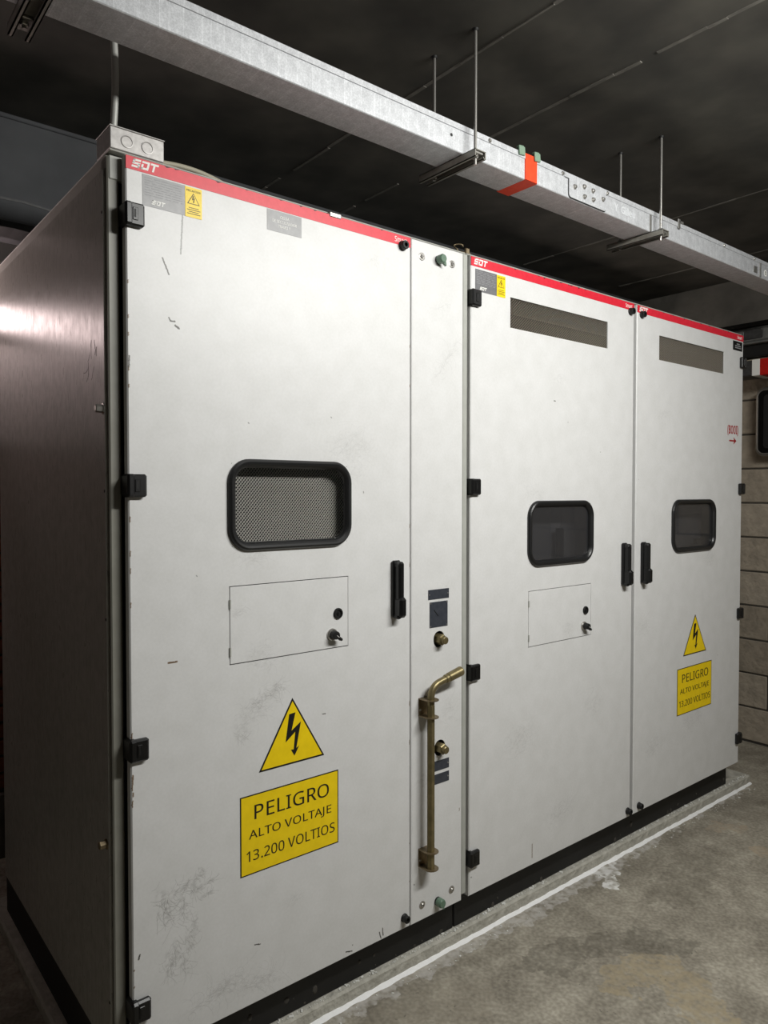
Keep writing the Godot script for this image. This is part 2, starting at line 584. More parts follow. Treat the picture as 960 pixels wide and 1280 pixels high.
func side_sheet() -> StandardMaterial3D:
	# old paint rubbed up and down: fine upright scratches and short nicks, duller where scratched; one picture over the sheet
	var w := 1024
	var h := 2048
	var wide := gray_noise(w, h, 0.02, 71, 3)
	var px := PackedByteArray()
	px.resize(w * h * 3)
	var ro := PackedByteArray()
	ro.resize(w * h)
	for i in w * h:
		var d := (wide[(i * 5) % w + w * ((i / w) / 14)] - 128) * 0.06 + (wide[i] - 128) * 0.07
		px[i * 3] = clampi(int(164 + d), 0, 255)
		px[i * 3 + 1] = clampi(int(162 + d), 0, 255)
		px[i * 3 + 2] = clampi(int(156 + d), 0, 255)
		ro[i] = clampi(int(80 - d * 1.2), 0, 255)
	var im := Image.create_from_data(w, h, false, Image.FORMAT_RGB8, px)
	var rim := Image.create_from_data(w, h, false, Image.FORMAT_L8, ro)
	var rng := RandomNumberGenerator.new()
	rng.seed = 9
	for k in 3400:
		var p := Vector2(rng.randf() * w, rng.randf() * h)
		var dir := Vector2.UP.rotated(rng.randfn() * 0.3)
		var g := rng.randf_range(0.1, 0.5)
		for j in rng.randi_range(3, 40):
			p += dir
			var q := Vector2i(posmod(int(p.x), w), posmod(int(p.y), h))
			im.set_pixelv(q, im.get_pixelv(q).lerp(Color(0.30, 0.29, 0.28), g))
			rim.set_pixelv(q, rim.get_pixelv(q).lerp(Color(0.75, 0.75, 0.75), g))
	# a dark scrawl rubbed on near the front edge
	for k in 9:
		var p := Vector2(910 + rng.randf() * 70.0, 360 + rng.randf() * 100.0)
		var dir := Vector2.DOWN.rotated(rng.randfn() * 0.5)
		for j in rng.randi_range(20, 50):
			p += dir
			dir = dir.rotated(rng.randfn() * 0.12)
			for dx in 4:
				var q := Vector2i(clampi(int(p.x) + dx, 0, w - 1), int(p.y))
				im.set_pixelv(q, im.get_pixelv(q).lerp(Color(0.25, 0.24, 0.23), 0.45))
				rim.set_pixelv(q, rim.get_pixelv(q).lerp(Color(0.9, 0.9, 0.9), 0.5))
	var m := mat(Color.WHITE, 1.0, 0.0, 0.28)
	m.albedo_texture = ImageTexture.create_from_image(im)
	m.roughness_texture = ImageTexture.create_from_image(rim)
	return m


func galvanised() -> StandardMaterial3D:
	# zinc spangle: cells of slightly different grey under runs and pale water marks
	var n := 1024
	var cell := gray_noise(n, n, 0.09, 61, 1, true)
	var fine := gray_noise(n, n, 0.28, 62, 2)
	var wide := gray_noise(n, n, 0.012, 63, 4)
	var px := PackedByteArray()
	px.resize(n * n * 3)
	for i in n * n:
		var x := i % n
		# pale drips down the face: noise drawn out along y, only its peaks
		var run: int = wide[(x * 5) % n + n * ((i / n) / 12)]
		var d := (cell[i] - 128) * 0.10 + (fine[i] - 128) * 0.22 + maxf(0.0, run - 170) * 0.3 + (wide[i] - 128) * 0.10
		px[i * 3] = clampi(int(200 + d), 0, 255)
		px[i * 3 + 1] = clampi(int(202 + d), 0, 255)
		px[i * 3 + 2] = clampi(int(205 + d), 0, 255)
	var m := mat(Color.WHITE, 0.42, 0.35)
	m.albedo_texture = ImageTexture.create_from_image(Image.create_from_data(n, n, false, Image.FORMAT_RGB8, px))
	m.uv1_triplanar = true
	m.uv1_scale = Vector3.ONE * 2.2
	return m


# ------------------------------------------------------------------ shapes
func rrect(c: Vector2, w: float, h: float, r: float, seg := 7) -> PackedVector2Array:
	var out := PackedVector2Array()
	for k in 4:
		var cc := c + Vector2([1, -1, -1, 1][k] * (w * 0.5 - r), [1, 1, -1, -1][k] * (h * 0.5 - r))
		for i in seg + 1:
			var a := PI * 0.5 * (k + float(i) / seg)
			out.append(cc + Vector2(cos(a), sin(a)) * r)
	return out


func loop3(poly: PackedVector2Array, z: float) -> Array:
	var out := []
	for p in poly:
		out.append(Vector3(p.x, p.y, z))
	return out


# a sheet-metal panel [x0, y0]..[x1, y1] with its front at z, folded edges, and openings {c, w, h, r}
func panel(b: MB, x0: float, y0: float, x1: float, y1: float, z: float, thick: float, holes: Array, bev := 0.003) -> void:
	var xs := [x0 + bev, x1 - bev]
	var ys := [y0 + bev, y1 - bev]
	for h in holes:
		xs.append_array([h.c.x - h.w * 0.5, h.c.x + h.w * 0.5])
		ys.append_array([h.c.y - h.h * 0.5, h.c.y + h.h * 0.5])
	xs.sort()
	ys.sort()
	for i in xs.size() - 1:
		for j in ys.size() - 1:
			var m := Vector2((xs[i] + xs[i + 1]) * 0.5, (ys[j] + ys[j + 1]) * 0.5)
			if xs[i + 1] - xs[i] < 1e-6 or ys[j + 1] - ys[j] < 1e-6:
				continue
			var inside := false
			for h in holes:
				if absf(m.x - h.c.x) < h.w * 0.5 and absf(m.y - h.c.y) < h.h * 0.5:
					inside = true
			if not inside:
				b.quad(Vector3(xs[i], ys[j], z), Vector3(xs[i + 1], ys[j], z), Vector3(xs[i + 1], ys[j + 1], z), Vector3(xs[i], ys[j + 1], z))
	for h in holes:
		var inner := rrect(h.c, h.w, h.h, h.r) if h.r > 0.0 else PackedVector2Array([h.c + Vector2(h.w, h.h) * 0.5, h.c + Vector2(-h.w, h.h) * 0.5, h.c - Vector2(h.w, h.h) * 0.5, h.c + Vector2(h.w, -h.h) * 0.5])
		if h.r > 0.0:
			var outer := PackedVector2Array()
			var per := inner.size() / 4
			for k in inner.size():
				var q: Vector2 = inner[k] - h.c
				var side := k / per
				var f := float(k % per) / (per - 1)
				var sx: float = [1, -1, -1, 1][side] * h.w * 0.5
				var sy: float = [1, 1, -1, -1][side] * h.h * 0.5
				# first half of each quarter lies on one edge, second half on the next
				if side % 2 == 0:
					outer.append(h.c + (Vector2(sx, q.y).lerp(Vector2(sx, sy), minf(f * 2.0, 1.0)) if f < 0.5 else Vector2(sx, sy).lerp(Vector2(q.x, sy), f * 2.0 - 1.0)))
				else:
					outer.append(h.c + (Vector2(q.x, sy).lerp(Vector2(sx, sy), minf(f * 2.0, 1.0)) if f < 0.5 else Vector2(sx, sy).lerp(Vector2(sx, q.y), f * 2.0 - 1.0)))
			var n := inner.size()
			for k in n:
				var a := inner[k]
				var bb := inner[(k + 1) % n]
				var c := outer[(k + 1) % n]
				var d := outer[k]
				if absf((bb - a).cross(c - a)) > 1e-10:
					b.tri_o(Vector3(a.x, a.y, z), Vector3(bb.x, bb.y, z), Vector3(c.x, c.y, z), Vector3.BACK)
				if absf((c - a).cross(d - a)) > 1e-10:
					b.tri_o(Vector3(a.x, a.y, z), Vector3(c.x, c.y, z), Vector3(d.x, d.y, z), Vector3.BACK)
		# the cut edge, seen from inside the opening
		for k in inner.size():
			var a := inner[k]
			var c := inner[(k + 1) % inner.size()]
			if a.distance_to(c) < 1e-7:
				continue
			var to_mid: Vector2 = h.c - (a + c) * 0.5
			b.quad_o(Vector3(a.x, a.y, z), Vector3(c.x, c.y, z), Vector3(c.x, c.y, z - 0.004), Vector3(a.x, a.y, z - 0.004), Vector3(to_mid.x, to_mid.y, 0))
	# folded edges with a small rounded corner
	var f := [Vector3(x0 + bev, y0 + bev, z), Vector3(x1 - bev, y0 + bev, z), Vector3(x1 - bev, y1 - bev, z), Vector3(x0 + bev, y1 - bev, z)]
	var e := [Vector3(x0, y0, z - bev), Vector3(x1, y0, z - bev), Vector3(x1, y1, z - bev), Vector3(x0, y1, z - bev)]
	var g := [Vector3(x0, y0, z - thick), Vector3(x1, y0, z - thick), Vector3(x1, y1, z - thick), Vector3(x0, y1, z - thick)]
	for k in 4:
		var k1 := (k + 1) % 4
		var out: Vector3 = [Vector3.DOWN, Vector3.RIGHT, Vector3.UP, Vector3.LEFT][k]
		b.quad_o(e[k], e[k1], f[k1], f[k], out + Vector3.BACK)
		b.quad_o(g[k], g[k1], e[k1], e[k], out)


# expanded metal: slanted strands crossing in diamonds
func lattice(b: MB, x0: float, y0: float, x1: float, y1: float, z: float, px: float, py: float, w: float, t: float) -> void:
	var nx := int(round((x1 - x0) / px))
	var ny := int(round((y1 - y0) / py)) * 2
	px = (x1 - x0) / nx
	var hy := (y1 - y0) / ny
	for j in ny:
		for i in nx:
			for s in 2:
				var xa := x0 + (i + 0.5 * s) * px
				var xb := xa + px * 0.5
				var ya := y0 + j * hy
				var yb := ya + hy
				# zigzag: even rows rise on the first half, fall on the second
				if (s + j) % 2 == 1:
					var q := ya
					ya = yb
					yb = q
				var a := Vector3(xa, ya, z)
				var c := Vector3(xb, yb, z)
				var n := (c - a).cross(Vector3.BACK).normalized() * w * 0.5
				var up := n if n.y > 0 else -n
				var back := Vector3(0, 0, -t)
				# a strand leans: its upper edge lies further back
				b.quad_o(a - up, c - up, c + up + back, a + up + back, Vector3(0, 0.3, 1))
				b.quad_o(a - up, c - up, c - up + back * 0.6, a - up + back * 0.6, Vector3.DOWN)


func gasket(b: MB, c: Vector2, w: float, h: float, r: float) -> void:
	var loops := []
	# from the door skin outside, over the crown, to the glass inside
	for q in [[0.0, 0.0], [0.0, 0.006], [-0.0025, 0.010], [-0.007, 0.0125], [-0.0125, 0.0115], [-0.017, 0.008], [-0.0205, 0.003], [-0.022, -0.004]]:
		loops.append(loop3(rrect(c, w + 2.0 * q[0], h + 2.0 * q[0], r + q[0], 9), q[1]))
	b.skin(loops)


func sign_bolt(b: MB, c: Vector2, s: float, z: float) -> void:
	# the zigzag arrow of an electric hazard, s = height
	var p := PackedVector2Array()
	for q in [[-0.12, 0.50], [0.05, 0.515], [-0.06, 0.10], [0.20, 0.27], [0.07, -0.33], [0.15, -0.29], [0.02, -0.50], [-0.075, -0.34], [0.0, -0.35], [0.045, 0.06], [-0.22, -0.14]]:
		p.append(c + Vector2(q[0], q[1]) * s)
	b.plate(p, z, z + 0.0005)


# ------------------------------------------------------------------ setting
func _ready() -> void:
	# ---- camera
	var cam := Camera3D.new()
	cam.name = "camera"
	add_child(cam)
	cam.position = Vector3(-0.5899, 1.4657, 1.6186)
	var yaw := 0.884871
	var pit := -0.026038
	var fwd := Vector3(cos(yaw) * cos(pit), sin(pit), -sin(yaw) * cos(pit))
	cam.look_at_from_position(cam.position, cam.position + fwd, Vector3.UP)
	cam.fov = 70.01
	cam.near = 0.05
	cam.far = 60.0
	cam.current = true

	# ---- surroundings: a closed room, no sky
	var we := WorldEnvironment.new()
	we.name = "surroundings"
	var env := Environment.new()
	env.background_mode = Environment.BG_COLOR
	env.background_color = Color.BLACK
	env.tonemap_mode = Environment.TONE_MAPPER_LINEAR
	env.tonemap_exposure = 1.0
	env.sdfgi_enabled = true
	env.ssao_enabled = true
	env.ssil_enabled = true
	we.environment = env
	add_child(we)

	make_materials()
	# ---- lamps
	batten("batten_lamp", "long white batten lamp hung over the aisle in front of the cabinets", Vector3(1.20, 2.56, 1.68), 1.4, Vector3(0, -0.72, -0.69), 5.5, Color(1.0, 0.998, 0.982), M.lamp)
	batten("batten_lamp", "small warm batten lamp in the back passage left of the single-door cabinet", Vector3(-0.52, 2.105, -1.39), 1.0, Vector3(0, 0.7, 1.0), 0.36, Color(1.0, 0.90, 0.89), M.lampwarm)
	batten("batten_lamp", "small batten lamp in the back passage behind the double-door cabinet", Vector3(3.0, 2.105, -1.39), 0.9, Vector3(0, 0.7, 1.0), 0.26, Color(1.0, 0.94, 0.88), M.lampwarm)

	build_room()
	build_single_cabinet()
	build_double_cabinet()
	build_crank()
	build_duct()
	build_hangers()
	build_left_corner()
	build_right_corner()
	build_plinth_edge()


func batten(called: String, label: String, at: Vector3, length: float, facing: Vector3, energy: float, c: Color, m: Material) -> void:
	var t := thing(called, label, "lamp", at)
	var f := facing.normalized()
	t.basis = Basis.looking_at(f, Vector3.UP)
	put("housing", mb(M.housing).box(Vector3(0, 0, 0.03), Vector3(length + 0.04, 0.16, 0.05), 0.008), t)
	put("diffuser", mb(m).box(Vector3(0, 0, 0.0), Vector3(length, 0.13, 0.01), 0.003), t)
	if called == "batten_lamp" and at.z > 0.0:
		for s in [-1, 1]:
			var top: Vector3 = t.basis.inverse() * Vector3(0, CEIL - at.y, 0)
			put("hanger_rod", mb(M.steel).rod(Vector3(s * length * 0.4, 0, 0.05), top + Vector3(s * length * 0.4, 0, 0.0), 0.004, 8), t)
	else:
		put("wall_bracket", mb(M.housing).span(Vector3(-0.05, -0.04, 0.05), Vector3(0.05, 0.04, 0.22), 0.004), t)
	var l := AreaLight3D.new()
	l.name = "light"
	l.area_size = Vector2(length, 0.13)
	l.light_energy = energy
	l.light_color = c
	l.shadow_enabled = true
	l.set("area_range", 12.0)
	l.position = Vector3(0, 0, -0.012)
	t.add_child(l, true)
	if at.z < 0.0:
		# the passage battens also shine back on the wall behind them
		put("rear_diffuser", mb(m).box(Vector3(0, 0, 0.058), Vector3(length, 0.13, 0.008), 0.003), t)
		var k := l.duplicate()
		k.name = "rear_light"
		k.light_energy = energy * 0.55
		k.position = Vector3(0, 0, 0.064)
		k.rotation = Vector3(0, PI, 0)
		t.add_child(k, true)


func build_room() -> void:
	var T := 0.15
	# floor with its own picture
	var b := mb(M.concrete)
	b.span(Vector3(ROOM_X0 - T, -T, ROOM_Z0 - T), Vector3(ROOM_X1 + T, -0.002, ROOM_Z1 + T))
	var fm := floor_paint()
	b.use(fm)
	var sx := ROOM_X1 - ROOM_X0
	var sz := ROOM_Z1 - ROOM_Z0
	# the picture's x-y is the floor's x and -z
	b.uvr = Rect2(ROOM_X0, -ROOM_Z1, sx, sz)
	b.xf = Transform3D(Basis(Vector3.RIGHT, Vector3.FORWARD, Vector3.UP), Vector3.ZERO)
	b.quad(Vector3(ROOM_X0, -ROOM_Z1, 0), Vector3(ROOM_X1, -ROOM_Z1, 0), Vector3(ROOM_X1, -ROOM_Z0, 0), Vector3(ROOM_X0, -ROOM_Z0, 0))
	struct("floor", b, "worn grey-brown concrete floor with pale and tan stains", "floor")

	# ceiling with the ridges left between formwork sheets
	var ce := struct("ceiling", mb(M.ceiling).span(Vector3(ROOM_X0 - T, CEIL, ROOM_Z0 - T), Vector3(ROOM_X1 + T, CEIL + T, ROOM_Z1 + T)), "dark cast concrete ceiling with formwork joint lines", "ceiling")
	var rng := RandomNumberGenerator.new()
	rng.seed = 3
	for x in [-1.05, -0.27, 0.956, 1.353, 2.57, 3.35]:
		var r := mb(M.ridge)
		var z := ROOM_Z0
		while z < ROOM_Z1:
			var l := rng.randf_range(0.05, 0.22)
			if rng.randf() < 0.82:
				r.span(Vector3(x - rng.randf_range(0.003, 0.009), CEIL - rng.randf_range(0.001, 0.004), z), Vector3(x + rng.randf_range(0.003, 0.009), CEIL + 0.001, minf(z + l, ROOM_Z1)), 0.0005)
			z += l
		put("joint_ridge", r, ce)

	# right end wall: concrete blocks in running bond under a concrete lintel
	var wr := struct("wall_right", mb(M.mortar).span(Vector3(ROOM_X1 + 0.006, 0, ROOM_Z0 - T), Vector3(ROOM_X1 + T, CEIL, ROOM_Z1 + T)), "end wall of grey-brown concrete blocks beside the double-door cabinet", "wall")
	put("lintel", mb(M.concrete).span(Vector3(ROOM_X1 - 0.003, 2.21, ROOM_Z0), Vector3(ROOM_X1 + 0.02, CEIL, ROOM_Z1)), wr)
	var shapes := []
	for v in 4:
		shapes.append(mb(M.blocks[v]).box(Vector3(0.02, 0, 0), Vector3(0.04, 0.191, 0.386), 0.004).commit())
	var halves := []
	for v in 4:
		halves.append(mb(M.blocks[v]).box(Vector3(0.02, 0, 0), Vector3(0.04, 0.191, 0.186), 0.004).commit())
	for row in 11:
		var z: float = ROOM_Z0 + (0.0 if row % 2 == 0 else 0.2)
		if row % 2 == 1:
			var hb := put_mesh("concrete_block", halves[row % 4], wr)
			hb.position = Vector3(ROOM_X1 + rng.randf_range(-0.002, 0.002), 0.107 + row * 0.2, ROOM_Z0 + 0.1)
		while z < ROOM_Z1 - 0.05:
			var o := put_mesh("concrete_block", shapes[rng.randi() % 4], wr)
			o.position = Vector3(ROOM_X1 + rng.randf_range(-0.002, 0.002), 0.107 + row * 0.2, z + 0.2)
			o.rotation = Vector3(0, rng.randf_range(-0.004, 0.004), 0)
			z += 0.4

	# back wall: red clay brick, joined (only a sliver shows), plastered band above
	var wb := struct("wall_back", mb(M.mortar).span(Vector3(ROOM_X0 - T, 0, ROOM_Z0 - T), Vector3(ROOM_X1 + T, CEIL, ROOM_Z0)), "back wall of red brick behind the cabinets", "wall")
	var br := mb(M.brick)
	for row in 32:
		var x := ROOM_X0 + (0.06 if row % 2 == 0 else 0.18)
		while x < 0.9:
			if row * 0.068 > 0.27 and row * 0.068 < 1.60:
				br.box(Vector3(x, 0.035 + row * 0.068, ROOM_Z0 + 0.004 + rng.randf_range(-0.002, 0.002)), Vector3(0.226, 0.056, 0.03), 0.003)
			x += 0.24
	var bo := put("brickwork", br, wb)
	bo.set_meta("kind", "stuff")
	put("render_band", mb(M.paint).span(Vector3(ROOM_X0, 1.66, ROOM_Z0), Vector3(ROOM_X1, CEIL, ROOM_Z0 + 0.025), 0.003), wb)
	put("footing", mb(M.concrete).span(Vector3(ROOM_X0, 0, ROOM_Z0), Vector3(ROOM_X1, 0.26, ROOM_Z0 + 0.03), 0.004), wb)

	struct("wall_left", mb(M.wall).span(Vector3(ROOM_X0 - T, 0, ROOM_Z0 - T), Vector3(ROOM_X0, CEIL, ROOM_Z1 + T)), "plain rendered wall closing the left end of the room", "wall")
	struct("wall_front", mb(M.wall).span(Vector3(ROOM_X0 - T, 0, ROOM_Z1), Vector3(ROOM_X1 + T, CEIL, ROOM_Z1 + T)), "plain rendered wall across the aisle facing the cabinets", "wall")
	# downstand beam over the back of the cabinets
	var be := struct("trim_1", mb(M.plaster).span(Vector3(ROOM_X0, 2.37, -1.32), Vector3(ROOM_X1, CEIL, -1.07), 0.006), "smooth grey concrete beam under the ceiling behind the cabinets", "beam")
	put("fillet", mb(M.plaster).span(Vector3(ROOM_X0, 2.705, -1.07), Vector3(ROOM_X1, CEIL, -1.062), 0.003), be)
	# concrete plinth under the cabinets
	var pl := mb(M.plinth)
	pl.span(Vector3(-0.06, 0, -1.2), Vector3(3.155, 0.044, -0.038), 0.006)
	struct("trim_2", pl, "low concrete plinth carrying the cabinet row", "plinth")


# ------------------------------------------------------------------ cabinets
func hinge(parent: Node, x: float, y: float, side: float) -> void:
	# black die-cast hinge wrapping the door edge; side = +1: the door lies towards +x
	var b := mb(M.black)
	var w := 0.044
	# knuckle beside the door, leaf on the door, sunk slot with a pin cover
	b.span(Vector3(x - side * 0.007, y - 0.026, -0.028), Vector3(x + side * 0.012, y + 0.026, 0.017), 0.005)
	b.span(Vector3(x + side * 0.004, y - 0.0255, 0.0), Vector3(x + side * (w - 0.006), y + 0.0255, 0.015), 0.004)
	b.span(Vector3(x + side * 0.010, y - 0.014, 0.012), Vector3(x + side * 0.022, y + 0.014, 0.0168), 0.001)
	b.use(M.softblack).span(Vector3(x + side * 0.013, y - 0.008, 0.016), Vector3(x + side * 0.017, y + 0.010, 0.0174), 0.0004)
	put("hinge", b, parent)


func lock_stud(parent: Node, x: float, y: float, r := 0.0125, called := "corner_lock") -> void:
	var b := mb(M.softblack)
	b.lathe([Vector2(r * 1.15, 0), Vector2(r * 1.15, 0.003), Vector2(r, 0.005), Vector2(r, 0.016), Vector2(r * 0.9, 0.018), Vector2(r * 0.5, 0.018), Vector2(r * 0.45, 0.008), Vector2(0, 0.008)], Vector3(x, y, 0), Vector3.BACK, 20)
	put(called, b, parent)


func swing_handle(parent: Node, x: float, y: float) -> void:
	# long black swing handle with a stepped lower grip and a rounded lock end
	var b := mb(M.black)
	b.box(Vector3(x, y, 0.006), Vector3(0.030, 0.165, 0.012), 0.004)
	b.box(Vector3(x + 0.002, y + 0.022, 0.019), Vector3(0.021, 0.115, 0.028), 0.006)
	b.box(Vector3(x + 0.002, y - 0.052, 0.024), Vector3(0.026, 0.058, 0.034), 0.007)
	b.lathe([Vector2(0.010, 0.0), Vector2(0.010, 0.020), Vector2(0.008, 0.023), Vector2(0, 0.023)], Vector3(x, y + 0.068, 0.008), Vector3.BACK, 16)
	b.lathe([Vector2(0.008, 0.0), Vector2(0.0085, 0.014), Vector2(0.006, 0.019), Vector2(0, 0.020)], Vector3(x - 0.004, y - 0.078, 0.010), Vector3.BACK, 14)
	put("handle", b, parent)


func viewing_window(parent: Node, c: Vector2, with_mesh: bool) -> void:
	var b := mb(M.rubber)
	gasket(b, c, 0.372, 0.228, 0.058)
	put("window_gasket", b, parent)
	b = mb(M.glass if with_mesh else M.smoked)
	b.plate(rrect(c, 0.332, 0.188, 0.038, 8), -0.006, -0.002)
	put("window_pane", b, parent)
	if with_mesh:
		b = mb(M.mesh)
		lattice(b, c.x - 0.19, c.y - 0.13, c.x + 0.19, c.y + 0.13, -0.034, 0.0085, 0.0098, 0.0016, 0.0014)
		var o := put("wire_mesh", b, parent)
		o.set_meta("kind", "stuff")


func hatch(parent: Node, c: Vector2, paint: Material, uvr: Rect2, lock: Vector2, knob: Vector2) -> void:
	# flush inspection flap: hairline gap on three sides, two small hinges, a lock and a rotary knob
	var w := 0.357
	var h := 0.190
	var b := mb(paint)
	b.uvr = uvr
	panel(b, c.x - w * 0.5, c.y - h * 0.5, c.x + w * 0.5 + 0.0014, c.y + h * 0.5, 0.0, 0.01, [], 0.0008)
	put("inspection_flap", b, parent)
	for s in [0.28, -0.34]:
		put("flap_hinge", mb(M.frame).rod(Vector3(c.x - w * 0.5 - 0.001, c.y + s * h - 0.011, 0.0015), Vector3(c.x - w * 0.5 - 0.001, c.y + s * h + 0.011, 0.0015), 0.0028, 10), parent)
	b = mb(M.softblack)
	b.lathe([Vector2(0.0150, 0), Vector2(0.0150, 0.003), Vector2(0.0135, 0.0055), Vector2(0.0100, 0.0055), Vector2(0.0090, 0.002), Vector2(0.0050, 0.002), Vector2(0.0045, 0.0045), Vector2(0, 0.0045)], Vector3(lock.x, lock.y, 0), Vector3.BACK, 24)
	b.box(Vector3(lock.x, lock.y, 0.005), Vector3(0.0016, 0.008, 0.002), 0.0003)
	put("flap_lock", b, parent)
	b = mb(M.steel)
	b.lathe([Vector2(0.0165, 0), Vector2(0.0165, 0.004), Vector2(0.0145, 0.007), Vector2(0, 0.007)], Vector3(knob.x, knob.y, 0), Vector3.BACK, 24)
	b.use(M.softblack)
	b.lathe([Vector2(0.0118, 0.006), Vector2(0.0112, 0.022), Vector2(0.0098, 0.025), Vector2(0, 0.025)], Vector3(knob.x, knob.y, 0), Vector3.BACK, 20)
	b.xf = Transform3D(Basis(Vector3.BACK, deg_to_rad(-38)), Vector3(knob.x, knob.y, 0))
	b.box(Vector3(0.010, 0, 0.0175), Vector3(0.030, 0.0075, 0.015), 0.0025)
	b.use(M.white)
	b.box(Vector3(0.004, 0, 0.0254), Vector3(0.010, 0.0011, 0.001), 0.0002)
	put("rotary_knob", b, parent)


func danger_signs(parent: Node, x: float, y: float, tx: float) -> void:
	# PELIGRO plate 0.30 x 0.20 with its hazard triangle above
	var b := mb(M.ink)
	b.plate(PackedVector2Array([Vector2(x, y), Vector2(x + 0.300, y), Vector2(x + 0.300, y + 0.202), Vector2(x, y + 0.202)]), 0.0, 0.0008)
	b.use(M.yellow)
	b.plate(PackedVector2Array([Vector2(x + 0.003, y + 0.003), Vector2(x + 0.297, y + 0.003), Vector2(x + 0.297, y + 0.199), Vector2(x + 0.003, y + 0.199)]), 0.0, 0.0012)
	b.use(M.ink)
	b.words("PELIGRO", font(), Vector3(x + 0.154, y + 0.156, 0.0014), 0.228, 0.036)
	b.words("ALTO VOLTAJE", font(), Vector3(x + 0.150, y + 0.0985, 0.0014), 0.252, 0.027)
	b.words("13.200 VOLTIOS", font(), Vector3(x + 0.152, y + 0.047, 0.0014), 0.270, 0.027)
	put("danger_sign", b, parent)
	b = mb(M.ink)
	var ty := y + 0.253
	b.plate(PackedVector2Array([Vector2(tx - 0.1, ty), Vector2(tx + 0.1, ty), Vector2(tx, ty + 0.173)]), 0.0, 0.0008)
	b.use(M.yellow)
	b.plate(PackedVector2Array([Vector2(tx - 0.0925, ty + 0.0045), Vector2(tx + 0.0925, ty + 0.0045), Vector2(tx, ty + 0.1645)]), 0.0, 0.0012)
	b.use(M.ink)
	sign_bolt(b, Vector2(tx + 0.003, ty + 0.076), 0.112, 0.0012)
	put("warning_triangle", b, parent)


var fonts := {}
func font(bold := false) -> Font:
	if not fonts.has(bold):
		var f := SystemFont.new()
		f.font_names = PackedStringArray(["Droid Sans"])
		f.font_weight = 700 if bold else 400
		fonts[bold] = f
	return fonts[bold]


func logo(b: MB, x: float, y: float, w: float, h: float, z: float) -> void:
	# three slanted block letters S D T drawn as bars
	var sl := h * 0.28
	var t := h * 0.24
	var lw := w * 0.30
	for q in [
		[0.0, h - t, lw, h], [0.0, h * 0.5 - t * 0.5, lw, h * 0.5 + t * 0.5], [0.0, 0.0, lw, t], [0.0, h * 0.5, t, h], [lw - t, 0.0, lw, h * 0.5],
		[lw + w * 0.05, h - t, lw * 2.0 + w * 0.05, h], [lw + w * 0.05, 0.0, lw * 2.0 + w * 0.05, t], [lw * 2.0 + w * 0.05 - t, t, lw * 2.0 + w * 0.05, h - t], [lw + w * 0.05, 0.0, lw + w * 0.05 + t, h * 0.62],
		[lw * 2.0 + w * 0.09, h - t, w, h], [lw * 2.5 + w * 0.09 - t * 0.5, 0.0, lw * 2.5 + w * 0.09 + t * 0.5, h - t]]:
		b.plate(PackedVector2Array([Vector2(x + q[0] + sl * q[1] / h, y + q[1]), Vector2(x + q[2] + sl * q[1] / h, y + q[1]), Vector2(x + q[2] + sl * q[3] / h, y + q[3]), Vector2(x + q[0] + sl * q[3] / h, y + q[3])]), z, z + 0.0005)


func stripe(parent: Node, x0: float, x1: float, top: float) -> void:
	var b := mb(M.red)
	b.span(Vector3(x0, top - 0.029, -0.001), Vector3(x1, top - 0.0005, 0.0009))
	b.use(M.white)
	logo(b, x0 + 0.012, top - 0.023, 0.058, 0.019, 0.0009)
	b.words("Smart", font(), Vector3(x1 - 0.038, top - 0.0145, 0.0011), 0.046, 0.015)
	var rng := RandomNumberGenerator.new()
	rng.seed = int(x0 * 31.0) + 2
	b.use(M.base)
	for k in 9:
		var cx := rng.randf_range(x0 + 0.08, x1 - 0.08)
		var w := rng.randf_range(0.003, 0.009)
		b.plate(PackedVector2Array([Vector2(cx - w, top - 0.0008), Vector2(cx - w * 0.3, top - rng.randf_range(0.002, 0.005)), Vector2(cx + w, top - 0.0008)]), 0.0006, 0.0012)
	put("red_stripe", b, parent)


func rating_plate(parent: Node, x: float, y: float, m: Material) -> void:
	# grey data plate with a yellow caution field on its right
	var b := mb(m)
	b.span(Vector3(x, y, 0), Vector3(x + 0.100, y + 0.069, 0.0008))
	b.use(M.yellow)
	b.span(Vector3(x + 0.1005, y - 0.0005, 0), Vector3(x + 0.142, y + 0.0685, 0.001))
	b.use(M.inkgray)
	var rng := RandomNumberGenerator.new()
	rng.seed = int(x * 100)
	for i in 8:
		var yy := y + 0.062 - i * 0.0054
		var xx := x + 0.005
		while xx < x + 0.092:
			var l := rng.randf_range(0.008, 0.026)
			b.span(Vector3(xx, yy, 0.0006), Vector3(minf(xx + l, x + 0.094), yy + 0.0016, 0.0010))
			xx += l + rng.randf_range(0.002, 0.006)
	b.use(M.white)
	logo(b, x + 0.020, y + 0.006, 0.030, 0.010, 0.0008)
	b.use(M.ink)
	b.words("PRECAUCION", font(), Vector3(x + 0.121, y + 0.0605, 0.0012), 0.034, 0.0045, 0.0004)
	var c := Vector2(x + 0.121, y + 0.030)
	b.plate(PackedVector2Array([c + Vector2(-0.0155, 0), c + Vector2(0.0155, 0), c + Vector2(0, 0.026)]), 0.0008, 0.0012)
	b.use(M.yellow)
	b.plate(PackedVector2Array([c + Vector2(-0.0128, 0.0014), c + Vector2(0.0128, 0.0014), c + Vector2(0, 0.0232)]), 0.0008, 0.0014)
	b.use(M.ink)
	sign_bolt(b, c + Vector2(0, 0.011), 0.016, 0.0014)
	for i in 4:
		b.span(Vector3(x + 0.105 + (i % 2) * 0.004, y + 0.007 + i * 0.0045, 0.0008), Vector3(x + 0.138 - (i % 2) * 0.004, y + 0.0085 + i * 0.0045, 0.0012))
	put("rating_plate", b, parent)


